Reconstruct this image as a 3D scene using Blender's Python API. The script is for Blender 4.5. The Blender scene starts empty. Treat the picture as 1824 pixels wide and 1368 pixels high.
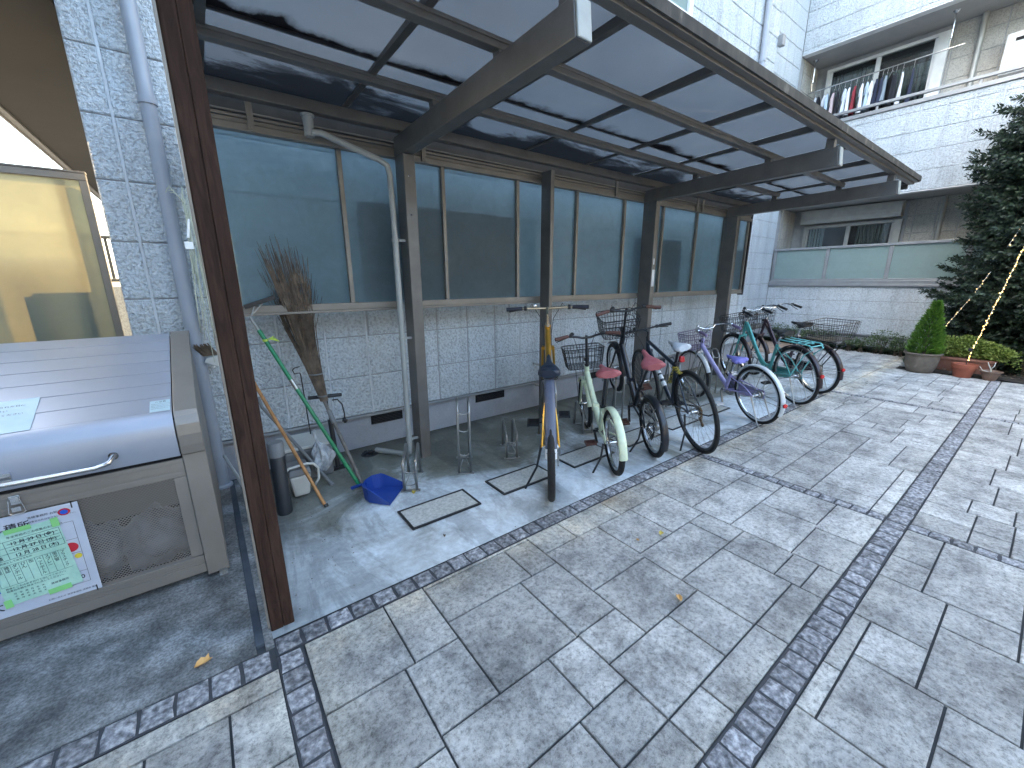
import bpy, math, random
from mathutils import Vector, Matrix
random.seed(7)
C = bpy.context.scene.collection
PI = math.pi

# ------------------------------------------------------------------ helpers
class MB:
    def __init__(s): s.v=[]; s.f=[]; s.m=[]; s.cur=0; s.col=[]; s.cv=0.5
    def face(s, idx): s.f.append(tuple(idx)); s.m.append(s.cur); s.col.append(s.cv)
    def poly(s, pts):
        n=len(s.v); s.v+= [tuple(p) for p in pts]; s.face(range(n,n+len(pts))); return s
    def box(s, x0,x1,y0,y1,z0,z1):
        return s.hexa([(x0,y0,z0),(x1,y0,z0),(x1,y1,z0),(x0,y1,z0),(x0,y0,z1),(x1,y0,z1),(x1,y1,z1),(x0,y1,z1)])
    def hexa(s, p):
        n=len(s.v); s.v+=[tuple(q) for q in p]
        for q in ((3,2,1,0),(4,5,6,7),(0,1,5,4),(1,2,6,5),(2,3,7,6),(3,0,4,7)): s.face([n+i for i in q])
        return s
    def bar(s, a, b, w, h, up=(0,0,1)):
        a=Vector(a); b=Vector(b); d=(b-a).normalized(); u=Vector(up)
        if abs(d.dot(u))>.98: u=Vector((0,1,0))
        r=d.cross(u).normalized(); u=r.cross(d)
        P=[]
        for e in (a,b):
            for sx,sy in ((-1,-1),(1,-1),(1,1),(-1,1)): P.append(e+r*sx*w/2+u*sy*h/2)
        n=len(s.v); s.v+=[tuple(q) for q in P]
        for q in ((0,1,2,3),(7,6,5,4),(0,4,5,1),(1,5,6,2),(2,6,7,3),(3,7,4,0)): s.face([n+i for i in q])
        return s
    def tube(s, pts, r, n=8, closed=False, caps=True, flat=1.0):
        pts=[Vector(p) for p in pts]; k=len(pts)
        if not isinstance(r,(list,tuple)): r=[r]*k
        base=len(s.v); ref=None
        for i in range(k):
            if closed: d=(pts[(i+1)%k]-pts[i-1]).normalized()
            elif i==0: d=(pts[1]-pts[0]).normalized()
            elif i==k-1: d=(pts[-1]-pts[-2]).normalized()
            else:
                d=((pts[i+1]-pts[i]).normalized()+(pts[i]-pts[i-1]).normalized())
                d=d.normalized() if d.length>1e-6 else (pts[i+1]-pts[i]).normalized()
            if ref is None:
                ref=Vector((0,0,1)) if abs(d.z)<.9 else Vector((1,0,0))
            u=(ref-d*ref.dot(d)).normalized(); w=d.cross(u); ref=u
            for j in range(n):
                a=2*PI*j/n; s.v.append(tuple(pts[i]+u*math.cos(a)*r[i]+w*math.sin(a)*r[i]*flat))
        for i in range(k if closed else k-1):
            a=base+i*n; b=base+((i+1)%k)*n
            for j in range(n): s.face((a+j,a+(j+1)%n,b+(j+1)%n,b+j))
        if caps and not closed:
            s.face([base+j for j in range(n)][::-1]); s.face([base+(k-1)*n+j for j in range(n)])
        return s
    def lathe(s, prof, c=(0,0,0), n=24, ax='z', seg=(0,2*PI)):
        c=Vector(c); base=len(s.v); full=abs(seg[1]-seg[0]-2*PI)<1e-6; m=n if full else n+1
        for r,h in prof:
            for j in range(m):
                a=seg[0]+(seg[1]-seg[0])*j/n
                p=(r*math.cos(a),r*math.sin(a),h) if ax=='z' else (r*math.cos(a),h,r*math.sin(a))
                s.v.append(tuple(c+Vector(p)))
        for i in range(len(prof)-1):
            for j in range(n):
                k=(j+1)%m
                q=(base+i*m+j,base+i*m+k,base+(i+1)*m+k,base+(i+1)*m+j)
                s.face(q if ax=='z' else q[::-1])
        return s
    def grid(s, fn, nu, nv):
        b=len(s.v)
        for i in range(nu+1):
            for j in range(nv+1): s.v.append(tuple(fn(i/nu,j/nv)))
        for i in range(nu):
            for j in range(nv): s.face((b+i*(nv+1)+j,b+(i+1)*(nv+1)+j,b+(i+1)*(nv+1)+j+1,b+i*(nv+1)+j+1))
        return s
    def build(s, name, mats, parent=None, smooth=False, bevel=0, local=False):
        me=bpy.data.meshes.new(name); me.from_pydata(s.v,[],s.f)
        if not isinstance(mats,(list,tuple)): mats=[mats]
        for m in mats: me.materials.append(m)
        if len(mats)>1: me.polygons.foreach_set('material_index',s.m)
        if len(set(s.col))>1:
            at=me.attributes.new('tone','FLOAT','FACE'); at.data.foreach_set('value',s.col)
        if smooth:
            me.polygons.foreach_set('use_smooth',[True]*len(me.polygons))
        me.validate(); me.update()
        o=bpy.data.objects.new(name,me); C.objects.link(o)
        if smooth=='auto':
            try: me.set_sharp_from_angle(angle=math.radians(38))
            except Exception: pass
        if bevel:
            b=o.modifiers.new('bevel','BEVEL'); b.width=bevel; b.segments=2; b.limit_method='ANGLE'; b.angle_limit=math.radians(40)
        if parent is not None:
            o.parent=parent
            if not local: o.matrix_parent_inverse=wm(parent).inverted()
        return o
def wm(o):
    m=o.matrix_basis.copy()
    if o.parent: m=wm(o.parent)@o.matrix_parent_inverse@m
    return m
def tag(o,label=None,cat=None,group=None,kind=None):
    for k,v in (('label',label),('category',cat),('group',group),('kind',kind)):
        if v: o[k]=v
    return o
def thing(name,label,cat,loc=(0,0,0),group=None,mat=None):
    o=bpy.data.objects.new(name,None); C.objects.link(o); o.empty_display_size=.1
    if mat is not None: o.matrix_basis=mat
    else: o.location=loc
    return tag(o,label,cat,group)
def copy_tree(o,parent=None):
    c=o.copy(); C.objects.link(c)
    if parent is not None: c.parent=parent
    for ch in list(o.children): copy_tree(ch,c)
    return c
def struct(o): o['kind']='structure'; return o

# ------------------------------------------------------------------ materials
def lin(c):
    return tuple((x/12.92 if x<=.04045 else ((x+.055)/1.055)**2.4) for x in c)
class NT:
    def __init__(s,name):
        s.mat=bpy.data.materials.new(name); s.mat.use_nodes=True; s.t=s.mat.node_tree; s.t.nodes.clear()
        s.out=s.n('ShaderNodeOutputMaterial')
    def n(s,typ,**kw):
        nd=s.t.nodes.new(typ)
        for k,v in kw.items():
            if k.startswith('_'): setattr(nd,k[1:],v)
            else:
                nd.inputs[k.replace('__',' ')].default_value=v
        return nd
    def l(s,a,ao,b,bi):
        s.t.links.new(a.outputs[ao],b.inputs[bi])
    def coord(s): return s.n('ShaderNodeTexCoord')
    def noise(s,co,scale,detail=4,rough=.6,vec='Object',stretch=None,dist=0):
        t=s.n('ShaderNodeTexNoise',Scale=scale,Detail=detail,Roughness=rough,Distortion=dist)
        if stretch:
            m=s.n('ShaderNodeMapping'); m.inputs['Scale'].default_value=stretch
            s.l(co,vec,m,0); s.l(m,0,t,'Vector')
        else: s.l(co,vec,t,'Vector')
        return t
    def ramp(s,src,so,stops):
        r=s.n('ShaderNodeValToRGB'); s.l(src,so,r,0)
        e=r.color_ramp.elements
        while len(e)<len(stops): e.new(.5)
        for i,(p,c) in enumerate(stops):
            e[i].position=p; e[i].color=(c[0],c[1],c[2],1) if isinstance(c,(tuple,list)) else (c,c,c,1)
        return r
    def mix(s,a,b,f,mode='MIX'):
        m=s.n('ShaderNodeMix',_data_type='RGBA',_blend_type=mode); 
        for idx,x in ((6,a),(7,b),(0,f)):
            if isinstance(x,tuple) and len(x)==2 and hasattr(x[0],'outputs'): s.t.links.new(x[0].outputs[x[1]],m.inputs[idx])
            elif isinstance(x,(int,float)) and idx==0: m.inputs[0].default_value=x
            else: m.inputs[idx].default_value=(x[0],x[1],x[2],1)
        return m
    def math(s,op,a,b=None,clamp=False):
        m=s.n('ShaderNodeMath',_operation=op,_use_clamp=clamp)
        for i,x in enumerate((a,b)):
            if x is None: continue
            if isinstance(x,tuple): s.t.links.new(x[0].outputs[x[1]],m.inputs[i])
            else: m.inputs[i].default_value=x
        return m
    def bump(s,src,so,strength,dist=.01,prev=None):
        b=s.n('ShaderNodeBump',Strength=strength,Distance=dist); s.l(src,so,b,'Height')
        if prev: s.l(prev,0,b,'Normal')
        return b
    def finish(s,sh,so='BSDF'): s.l(sh,so,s.out,'Surface'); return s.mat
def pmat(name,stops,scale=6,detail=5,rough=.6,metal=0,bump=0,bscale=None,bdist=.004,stretch=None,rvar=0,spec=.5,coat=0,tone=0,dirt=0,grit=0):
    """principled with noise-varied colour; stops: colour or list of (pos,colour)"""
    T=NT(name); co=T.coord()
    p=T.n('ShaderNodeBsdfPrincipled',Roughness=rough,Metallic=metal); p.inputs['Specular IOR Level'].default_value=spec
    if coat: p.inputs['Coat Weight'].default_value=coat; p.inputs['Coat Roughness'].default_value=.12
    if not isinstance(stops,list):
        c=stops; stops=[(.3,tuple(x*.86 for x in c)),(.7,tuple(min(1,x*1.1) for x in c))]
    nz=T.noise(co,scale,detail,stretch=stretch); r=T.ramp(nz,'Fac',stops); last=(r,0)
    if tone:
        a=T.n('ShaderNodeAttribute',_attribute_name='tone'); 
        rr=T.ramp(a,'Fac',[(0,1-tone),(1,1+tone*.0+.0)]); rr2=T.n('ShaderNodeMapRange'); T.l(a,'Fac',rr2,'Value'); rr2.inputs['To Min'].default_value=1-tone; rr2.inputs['To Max'].default_value=1+tone
        v=T.n('ShaderNodeVectorMath',_operation='SCALE'); T.l(r,0,v,0); T.l(rr2,0,v,'Scale'); last=(v,0)
    if grit:
        gn=T.noise(co,75,4,rough=.7); gr=T.ramp(gn,'Fac',[(.38,1-grit),(.62,1+grit*.6)]); gm=T.mix(last,(gr,0),1.0,'MULTIPLY'); last=(gm,2)
    if dirt:
        dn=T.noise(co,2.3,6,rough=.7); dr=T.ramp(dn,'Fac',[(.45,0),(.72,1)]); dm=T.math('MULTIPLY',(dr,0),dirt)
        mm=T.mix(last,(.09,.085,.07),(dm,0)); last=(mm,2)
    T.t.links.new(last[0].outputs[last[1]],p.inputs['Base Color'])
    if rvar:
        rn=T.noise(co,scale*1.7,4); rm=T.n('ShaderNodeMapRange'); T.l(rn,'Fac',rm,'Value'); rm.inputs['To Min'].default_value=max(0,rough-rvar); rm.inputs['To Max'].default_value=min(1,rough+rvar); T.l(rm,0,p,'Roughness')
    if bump:
        bn=T.noise(co,bscale or scale*6,5,stretch=stretch); b=T.bump(bn,'Fac',bump,bdist); T.l(b,0,p,'Normal')
    return T.finish(p)

M={}
def g(*c): return tuple(c)
# siding: rough cast relief
def siding_mat(name,c0,c1,rel=1.0):
    T=NT(name); co=T.coord(); p=T.n('ShaderNodeBsdfPrincipled',Roughness=.85)
    big=T.noise(co,1.2,5); fine=T.noise(co,52,3,rough=.55,dist=.35)
    r=T.ramp(big,'Fac',[(.3,c0),(.7,c1)]); pit_shade=T.ramp(fine,'Fac',[(.36,.42),(.52,1.0),(.62,1.1)])  # pit ramp paints the crevice shade of the relief into the colour
    m=T.mix((r,0),(pit_shade,0),.5,'MULTIPLY'); stn=T.noise(co,3.5,6,stretch=(1,1,.13),rough=.7); sr=T.ramp(stn,'Fac',[(.36,.74),(.52,1.0)]); m=T.mix((m,2),(sr,0),.7,'MULTIPLY')
    at=T.n('ShaderNodeAttribute',_attribute_name='tone'); mr=T.n('ShaderNodeMapRange'); T.l(at,'Fac',mr,'Value'); mr.inputs['To Min'].default_value=.97; mr.inputs['To Max'].default_value=1.02
    v=T.n('ShaderNodeVectorMath',_operation='SCALE'); T.l(m,2,v,0); T.l(mr,0,v,'Scale'); T.l(v,0,p,'Base Color')
    v1=T.noise(co,52,3,rough=.55,dist=.35); v2=T.noise(co,90,3)
    b1=T.bump(v1,'Fac',1.0*rel,.03); b2=T.bump(v2,'Fac',.45,.006,b1); T.l(b2,0,p,'Normal')
    return T.finish(p)
M['siding']=siding_mat('rough_cast_siding',(.56,.61,.645),(.64,.68,.71))
M['siding_beige']=siding_mat('beige_siding',(.40,.385,.35),(.47,.45,.41),.35)
M['sealant']=pmat('joint_sealant',(.54,.57,.60),scale=9,rough=.7)
M['joint']=pmat('siding_joint',(.34,.35,.36),scale=9,rough=.9)
M['foundation']=pmat('painted_foundation',[(.3,(.30,.31,.34)),(.7,(.38,.39,.42))],scale=2,rough=.75,bump=.15,bscale=60,grit=.06,dirt=.25)
M['soffit']=pmat('soffit_board',(.032,.026,.019),scale=1.5,rough=.8)
M['soffit_grey']=pmat('soffit_grey',(.36,.36,.36),scale=2,rough=.8)
M['bronze']=pmat('bronze_aluminium',[(.3,(.135,.128,.12)),(.7,(.175,.165,.155))],scale=8,rough=.42,metal=.35,rvar=.08,dirt=.12)
M['darkbronze']=pmat('dark_aluminium',[(.3,(.07,.068,.066)),(.7,(.10,.096,.09))],scale=8,rough=.5,metal=.3,rvar=.1,dirt=.3)
M['framebronze']=pmat('frame_aluminium',[(.3,(.20,.18,.155)),(.7,(.25,.225,.195))],scale=6,rough=.45,metal=.3,rvar=.08,dirt=.1)
M['greyframe']=pmat('grey_frame',(.30,.31,.32),scale=5,rough=.4,metal=.4)
M['white']=pmat('white_paint',(.72,.73,.73),scale=5,rough=.5)
M['cap']=pmat('end_cap',(.34,.36,.34),scale=14,rough=.45,bump=.1)
M['pvc']=pmat('grey_pvc_pipe',[(.3,(.31,.32,.31)),(.7,(.38,.39,.375))],scale=5,rough=.38,dirt=.15)
M['pvcblue']=pmat('blue_grey_pipe',[(.3,(.29,.32,.37)),(.7,(.34,.37,.42))],scale=4,rough=.35)
M['steel']=pmat('stainless_steel',(.36,.36,.35),scale=8,rough=.34,metal=.85,rvar=.06)
M['chrome']=pmat('chrome',(.68,.68,.68),scale=30,rough=.18,metal=1,rvar=.08)
M['black']=pmat('black_plastic',(.018,.018,.02),scale=12,rough=.45,rvar=.12)
M['blackmetal']=pmat('black_enamel',(.014,.014,.016),scale=16,rough=.3,coat=.3,rvar=.1)
M['rubber']=pmat('rubber',[(.3,(.009,.009,.010)),(.7,(.020,.020,.020))],scale=30,rough=.8,bump=.2,bscale=120,bdist=.002)
M['spoke']=pmat('spoke_steel',(.35,.35,.34),scale=20,rough=.3,metal=.9)
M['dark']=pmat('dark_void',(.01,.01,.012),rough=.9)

# wood post
def wood():
    T=NT('brown_painted_wood'); co=T.coord(); p=T.n('ShaderNodeBsdfPrincipled',Roughness=.8); p.inputs['Specular IOR Level'].default_value=.2
    n1=T.noise(co,7,6,stretch=(6,6,.7),dist=1.4); n2=T.noise(co,5,3,stretch=(1,1,.5))
    r=T.ramp(n1,'Fac',[(.3,(.020,.010,.007)),(.55,(.046,.024,.017)),(.8,(.066,.038,.028))])
    k=T.ramp(n2,'Fac',[(.30,.25),(.36,1)]); m=T.mix((r,0),(k,0),.8,'MULTIPLY'); T.l(m,2,p,'Base Color')
    b=T.bump(n1,'Fac',.35,.003); T.l(b,0,p,'Normal'); return T.finish(p)
M['wood']=wood()
def frost(name,tcol,gcol,rough=.35,streak=True,tr=.55,df=.16):
    T=NT(name); co=T.coord()
    a=T.n('ShaderNodeBsdfRefraction',Roughness=rough,IOR=1.03); b=T.n('ShaderNodeBsdfTranslucent'); d=T.n('ShaderNodeBsdfDiffuse'); gl=T.n('ShaderNodeBsdfGlossy',Roughness=.28)
    n=T.noise(co,1.6,6,stretch=(1,1,2.2),rough=.65); r=T.ramp(n,'Fac',[(.3,tuple(x*.82 for x in tcol)),(.75,tcol)])
    n2=T.noise(co,9,6,rough=.7,dist=1.2); r2=T.ramp(n2,'Fac',[(.35,.82),(.7,1)])
    m=T.mix((r,0),(r2,0),.7,'MULTIPLY')
    for s in (a,b): T.l(m,2,s,'Color')
    d.inputs['Color'].default_value=(*gcol,1)
    s1=T.n('ShaderNodeMixShader'); s1.inputs[0].default_value=1-tr; T.l(a,0,s1,1); T.l(b,0,s1,2)
    s2=T.n('ShaderNodeMixShader'); s2.inputs[0].default_value=df; T.l(s1,0,s2,1); T.l(d,0,s2,2)
    s3=T.n('ShaderNodeMixShader'); s3.inputs[0].default_value=.014; T.l(s2,0,s3,1); T.l(gl,0,s3,2)
    return T.finish(s3,0)
M['frost']=frost('frosted_panel',(.58,.79,.87),(.20,.27,.30),.38,tr=.60,df=.22)
M['frostbalc']=frost('frosted_balcony_glass',(.55,.70,.68),(.46,.58,.57),.5,tr=.3,df=.42)
M['frostsun']=frost('frosted_screen',(.20,.18,.10),(.34,.42,.38),.5,tr=.10,df=.36)
def roofpane():
    T=NT('smoked_polycarbonate'); co=T.coord()
    tr=T.n('ShaderNodeBsdfTransparent'); tl=T.n('ShaderNodeBsdfTranslucent'); gl=T.n('ShaderNodeBsdfGlossy',Roughness=.22); df=T.n('ShaderNodeBsdfDiffuse')
    n=T.noise(co,.9,4); r=T.ramp(n,'Fac',[(.3,(.108,.120,.134)),(.7,(.148,.160,.172))]); T.l(r,0,tl,'Color')
    tr.inputs['Color'].default_value=(.13,.15,.18,1); df.inputs['Color'].default_value=(.05,.055,.065,1); gl.inputs['Color'].default_value=(.55,.6,.66,1)
    s0=T.n('ShaderNodeMixShader'); s0.inputs[0].default_value=.10; T.l(tl,0,s0,1); T.l(tr,0,s0,2)
    s1=T.n('ShaderNodeMixShader'); s1.inputs[0].default_value=.25; T.l(s0,0,s1,1); T.l(df,0,s1,2)
    s2=T.n('ShaderNodeMixShader'); s2.inputs[0].default_value=.16; T.l(s1,0,s2,1); T.l(gl,0,s2,2)
    # settled dirt and rotten leaves lying against the purlin seam and along the rear edge
    sx=T.n('ShaderNodeSeparateXYZ'); T.l(co,'Object',sx,0)
    e=T.noise(co,2.2,7,rough=.66,dist=.4); e2=T.math('MULTIPLY',(e,'Fac'),.95)
    def band(y0,w,neg):
        q=T.math('SUBTRACT',(sx,'Y'),y0); a=T.math('DIVIDE',(q,0),w if not neg else -w)   # 0 at seam, 1 at w
        h=T.math('ADD',(a,0),(e2,0)); st=T.ramp(h,0,[(.46,1),(.50,.55),(.62,0)]); pos=T.math('GREATER_THAN',(a,0),-.06)
        return T.math('MULTIPLY',(st,0),(pos,0))
    b1=band(2.46,.42,True); 
    q=T.math('SUBTRACT',3.25,(sx,'Y')); qq=T.math('DIVIDE',(q,0),1.5); e3=T.noise(co,1.7,8,rough=.72,dist=.8,stretch=(1,2.2,1)); h=T.math('ADD',(qq,0),(e3,'Fac')); st=T.ramp(h,0,[(.66,1),(.73,.6),(.78,0)])
    st2=T.math('MULTIPLY',(st,0),.9)
    allm=T.math('MAXIMUM',(b1,0),(st2,0))
    dd=T.n('ShaderNodeBsdfDiffuse'); dd.inputs['Color'].default_value=(.022,.020,.022,1)
    s3=T.n('ShaderNodeMixShader'); T.l(allm,0,s3,0); T.l(s2,0,s3,1); T.l(dd,0,s3,2)
    return T.finish(s3,0)
M['roofpane']=roofpane()
def glassm():
    T=NT('window_glass'); gl=T.n('ShaderNodeBsdfGlossy',Roughness=.03); tr=T.n('ShaderNodeBsdfTransparent'); tr.inputs[0].default_value=(.8,.84,.84,1); fr=T.n('ShaderNodeFresnel',IOR=1.7)
    s=T.n('ShaderNodeMixShader'); T.l(fr,0,s,0); T.l(tr,0,s,1); T.l(gl,0,s,2); return T.finish(s,0)
M['glass']=glassm()

# paving
def paving():
    T=NT('stamped_concrete'); co=T.coord(); p=T.n('ShaderNodeBsdfPrincipled',Roughness=.72)
    n1=T.noise(co,3.4,12,rough=.80,dist=.15); n2=T.noise(co,42,8,rough=.85); n3=T.noise(co,1.1,4)
    r1=T.ramp(n1,'Fac',[(.36,(.20,.202,.20)),(.48,(.42,.42,.412)),(.58,(.61,.61,.59))])
    r2=T.ramp(n2,'Fac',[(.40,.38),(.50,1.0),(.66,1.35)]); m=T.mix((r1,0),(r2,0),.85,'MULTIPLY')
    at=T.n('ShaderNodeAttribute',_attribute_name='tone'); mr=T.n('ShaderNodeMapRange'); T.l(at,'Fac',mr,'Value'); mr.inputs['To Min'].default_value=.76; mr.inputs['To Max'].default_value=1.10
    v=T.n('ShaderNodeVectorMath',_operation='SCALE'); T.l(m,2,v,0); T.l(mr,0,v,'Scale')
    # cream lime stain beside the sett edging
    sx=T.n('ShaderNodeSeparateXYZ'); T.l(co,'Object',sx,0)
    def near(axis,c,w):
        d=T.math('SUBTRACT',(sx,axis),c); a=T.math('ABSOLUTE',(d,0)); q=T.math('DIVIDE',(a,0),w); h=T.math('SUBTRACT',1.0,(q,0),True); return h
    s1=near('Y',1.66,.26); s2=near('X',.08,.22); s3_=near('Y',.355,.17); s3=T.math('MULTIPLY',(s3_,0),.55)
    mx=T.math('MAXIMUM',(s1,0),(s2,0)); mx=T.math('MAXIMUM',(mx,0),(s3,0)); nn=T.ramp(n3,'Fac',[(.35,.25),(.65,1)])
    f=T.math('MULTIPLY',(mx,0),(nn,0)); f1=T.math('MULTIPLY',(f,0),.9,True)
    cr=T.mix((v,0),(1.42,1.38,1.22),(f1,0),'MULTIPLY')
    sepf=T.math('MULTIPLY',(s1,0),(nn,0)); os_=T.noise(co,4.5,6,rough=.7); orr=T.ramp(os_,'Fac',[(.42,0),(.62,1)]); of=T.math('MULTIPLY',(sepf,0),(orr,0)); of2=T.math('MULTIPLY',(of,0),.9)
    cr2=T.mix((cr,2),(1.0,.80,.60),(of2,0),'MULTIPLY'); T.l(cr2,2,p,'Base Color')
    vo=T.n('ShaderNodeTexVoronoi',_feature='DISTANCE_TO_EDGE',Scale=3.0); wn=T.noise(co,3,6,rough=.7); mv=T.mix((co,'Object'),(wn,'Color'),.35); T.l(mv,2,vo,'Vector'); vr=T.ramp(vo,'Distance',[(0,0),(.02,1)])
    b0=T.bump(vr,0,.35,.004); b1=T.bump(n1,'Fac',.7,.03,b0); b2=T.bump(n2,'Fac',.8,.010,b1); T.l(b2,0,p,'Normal')
    return T.finish(p)
M['paving']=paving()
M['grout']=pmat('dark_joint',(.045,.05,.055),scale=20,rough=.95,bump=.3)
M['sett']=pmat('granite_sett',[(.34,(.075,.077,.084)),(.5,(.21,.214,.23)),(.66,(.44,.442,.455))],scale=42,detail=6,rough=.8,bump=.9,bscale=30,bdist=.012,tone=.28)
M['sett_dark']=pmat('dark_sett_joint',(.05,.053,.06),scale=30,rough=.9,bump=.4)
def concrete():
    T=NT('shed_concrete'); co=T.coord(); p=T.n('ShaderNodeBsdfPrincipled',Roughness=.7)
    n1=T.noise(co,1.3,7,rough=.62,dist=.9); n2=T.noise(co,30,5,rough=.7); n4=T.noise(co,5,8,rough=.7,dist=1.5)
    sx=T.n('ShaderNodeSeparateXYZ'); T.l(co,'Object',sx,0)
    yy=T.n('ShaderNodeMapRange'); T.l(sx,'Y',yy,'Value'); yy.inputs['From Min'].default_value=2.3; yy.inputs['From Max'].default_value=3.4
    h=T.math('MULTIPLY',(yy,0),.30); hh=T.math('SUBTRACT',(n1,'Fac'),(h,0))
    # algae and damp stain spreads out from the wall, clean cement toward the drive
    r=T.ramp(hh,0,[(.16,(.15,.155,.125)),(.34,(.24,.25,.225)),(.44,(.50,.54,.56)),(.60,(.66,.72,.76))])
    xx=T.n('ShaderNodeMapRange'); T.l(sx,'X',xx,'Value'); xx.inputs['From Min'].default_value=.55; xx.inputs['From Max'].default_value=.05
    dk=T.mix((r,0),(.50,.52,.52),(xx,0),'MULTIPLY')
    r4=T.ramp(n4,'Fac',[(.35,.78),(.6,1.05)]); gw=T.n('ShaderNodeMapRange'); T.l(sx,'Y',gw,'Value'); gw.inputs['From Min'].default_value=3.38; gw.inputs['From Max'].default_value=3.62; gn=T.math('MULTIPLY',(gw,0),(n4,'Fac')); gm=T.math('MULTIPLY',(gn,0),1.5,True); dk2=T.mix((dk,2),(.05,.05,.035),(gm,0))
    tm=T.noise(co,2.2,6,stretch=(1.2,.35,1),rough=.75,dist=.6); tr_=T.ramp(tm,'Fac',[(.44,.72),(.50,1.0),(.62,1.06)]); dk3=T.mix((dk2,2),(tr_,0),.9,'MULTIPLY')
    m0=T.mix((dk3,2),(r4,0),.9,'MULTIPLY')
    r2=T.ramp(n2,'Fac',[(.3,.8),(.7,1.12)]); m=T.mix((m0,2),(r2,0),.8,'MULTIPLY'); T.l(m,2,p,'Base Color')
    b1=T.bump(n2,'Fac',.35,.004); b=T.bump(n4,'Fac',.25,.01,b1); T.l(b,0,p,'Normal'); 
    rr=T.ramp(n1,'Fac',[(.4,.45),(.6,.8)]); T.l(rr,0,p,'Roughness')
    return T.finish(p)
M['concrete']=concrete()
M['asphalt']=pmat('pad_concrete',[(.36,(.085,.09,.092)),(.5,(.17,.178,.18)),(.64,(.30,.315,.32))],scale=5,detail=10,rough=.85,bump=.8,bscale=45,bdist=.008,grit=.42)
M['soil']=pmat('soil',[(.3,(.012,.010,.008)),(.7,(.05,.042,.035))],scale=25,rough=.95,bump=1,bscale=40,bdist=.02)
M['redtile']=pmat('terracotta_paving',[(.3,(.33,.22,.16)),(.7,(.42,.30,.22))],scale=5,rough=.8,bump=.3)
M['strip']=pmat('rubber_strip',[(.3,(.035,.045,.06)),(.7,(.06,.075,.095))],scale=12,rough=.8,bump=.3)

# ------------------------------------------------------------------ camera, sky, sun
cam=bpy.data.cameras.new('camera'); co_=bpy.data.objects.new('camera',cam); C.objects.link(co_)
R3=((0.79868,-0.60174,-0.00375),(0.151794,0.195432,0.968899),(0.582297,0.774409,-0.247429))
co_.matrix_world=Matrix(((R3[0][0],R3[1][0],-R3[2][0],0),(R3[0][1],R3[1][1],-R3[2][1],0),(R3[0][2],R3[1][2],-R3[2][2],1.5),(0,0,0,1)))
cam.sensor_width=36; cam.lens=723.06/1824*36; cam.clip_end=500; cam.clip_start=.02
S=bpy.context.scene; S.camera=co_
w=bpy.data.worlds.new('World'); S.world=w; w.use_nodes=True; t=w.node_tree; t.nodes.clear()
sky=t.nodes.new('ShaderNodeTexSky'); sky.sky_type='NISHITA'; sky.sun_disc=False
sdir=Vector((-.894,.447,0)).normalized(); EL=math.radians(36)
sky.sun_elevation=EL; sky.sun_rotation=math.atan2(sdir.x,sdir.y); sky.air_density=1.0; sky.dust_density=2.5; sky.ozone_density=.6
bg=t.nodes.new('ShaderNodeBackground'); bg.inputs[1].default_value=.15; wo=t.nodes.new('ShaderNodeOutputWorld'); mxw=t.nodes.new('ShaderNodeVectorMath'); mxw.operation='MULTIPLY'; mxw.inputs[1].default_value=(1.0,1.01,.93); t.links.new(sky.outputs[0],mxw.inputs[0]); t.links.new(mxw.outputs[0],bg.inputs[0]); t.links.new(bg.outputs[0],wo.inputs[0])
sl=bpy.data.lights.new('sun','SUN'); sl.energy=2.0; sl.angle=math.radians(.5); sl.color=(1,.68,.30); so=bpy.data.objects.new('sun',sl); C.objects.link(so)
D=Vector((sdir.x*math.cos(EL),sdir.y*math.cos(EL),math.sin(EL))); so.rotation_euler=D.to_track_quat('Z','Y').to_euler(); so.location=(-5,8,12)
S.view_settings.view_transform='Standard'; S.view_settings.look='None'; S.view_settings.gamma=1; S.view_settings.exposure=3.5
S.cycles.max_bounces=8; S.cycles.transparent_max_bounces=12; S.cycles.transmission_bounces=8; S.cycles.diffuse_bounces=4
S.cycles.use_denoising=True; S.cycles.caustics_refractive=True; S.cycles.sample_clamp_indirect=6

# ------------------------------------------------------------------ ground
b=MB(); b.box(-30,40,-30,40,-.30,-.012); struct(b.build('ground',M['grout']))
def tiles(mb,rects,gap=.009,z=0):
    for (x0,x1,y0,y1) in rects:
        h=gap/2; ins=.004; mb.cv=random.random(); dz=random.uniform(-.0006,.0008)
        n=len(mb.v)
        a=(x0+h,x1-h,y0+h,y1-h)
        if a[1]-a[0]<.01 or a[3]-a[2]<.01: continue
        ins=min(ins,(a[1]-a[0])*.2,(a[3]-a[2])*.2)
        for (s,zz) in ((0,-.011),(0,-.0018),(ins,dz)):
            mb.v+=[(a[0]+s,a[2]+s,zz+z),(a[1]-s,a[2]+s,zz+z),(a[1]-s,a[3]-s,zz+z),(a[0]+s,a[3]-s,zz+z)]
        for L in (0,4):
            for j in range(4): mb.face((n+L+j,n+L+(j+1)%4,n+L+4+(j+1)%4,n+L+4+j))
        mb.face((n+8,n+9,n+10,n+11))
def fill(x0,x1,y0,y1,rng,out,mn=.16,depth=0):
    w,h=x1-x0,y1-y0
    stop = (w<.46 and h<.46 and (rng.random()<.6 or max(w,h)<.30))
    if stop or (w<mn*1.7 and h<mn*1.7): out.append((x0,x1,y0,y1)); return
    if w/h>2.6 or (w>h*rng.uniform(.75,1.3) and w>mn*1.9) or h<mn*1.9:
        c=x0+w*rng.uniform(.36,.64); fill(x0,c,y0,y1,rng,out,mn); fill(c,x1,y0,y1,rng,out,mn)
    else:
        c=y0+h*rng.uniform(.36,.64); fill(x0,x1,y0,c,rng,out,mn); fill(x0,x1,c,y1,rng,out,mn)
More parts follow.
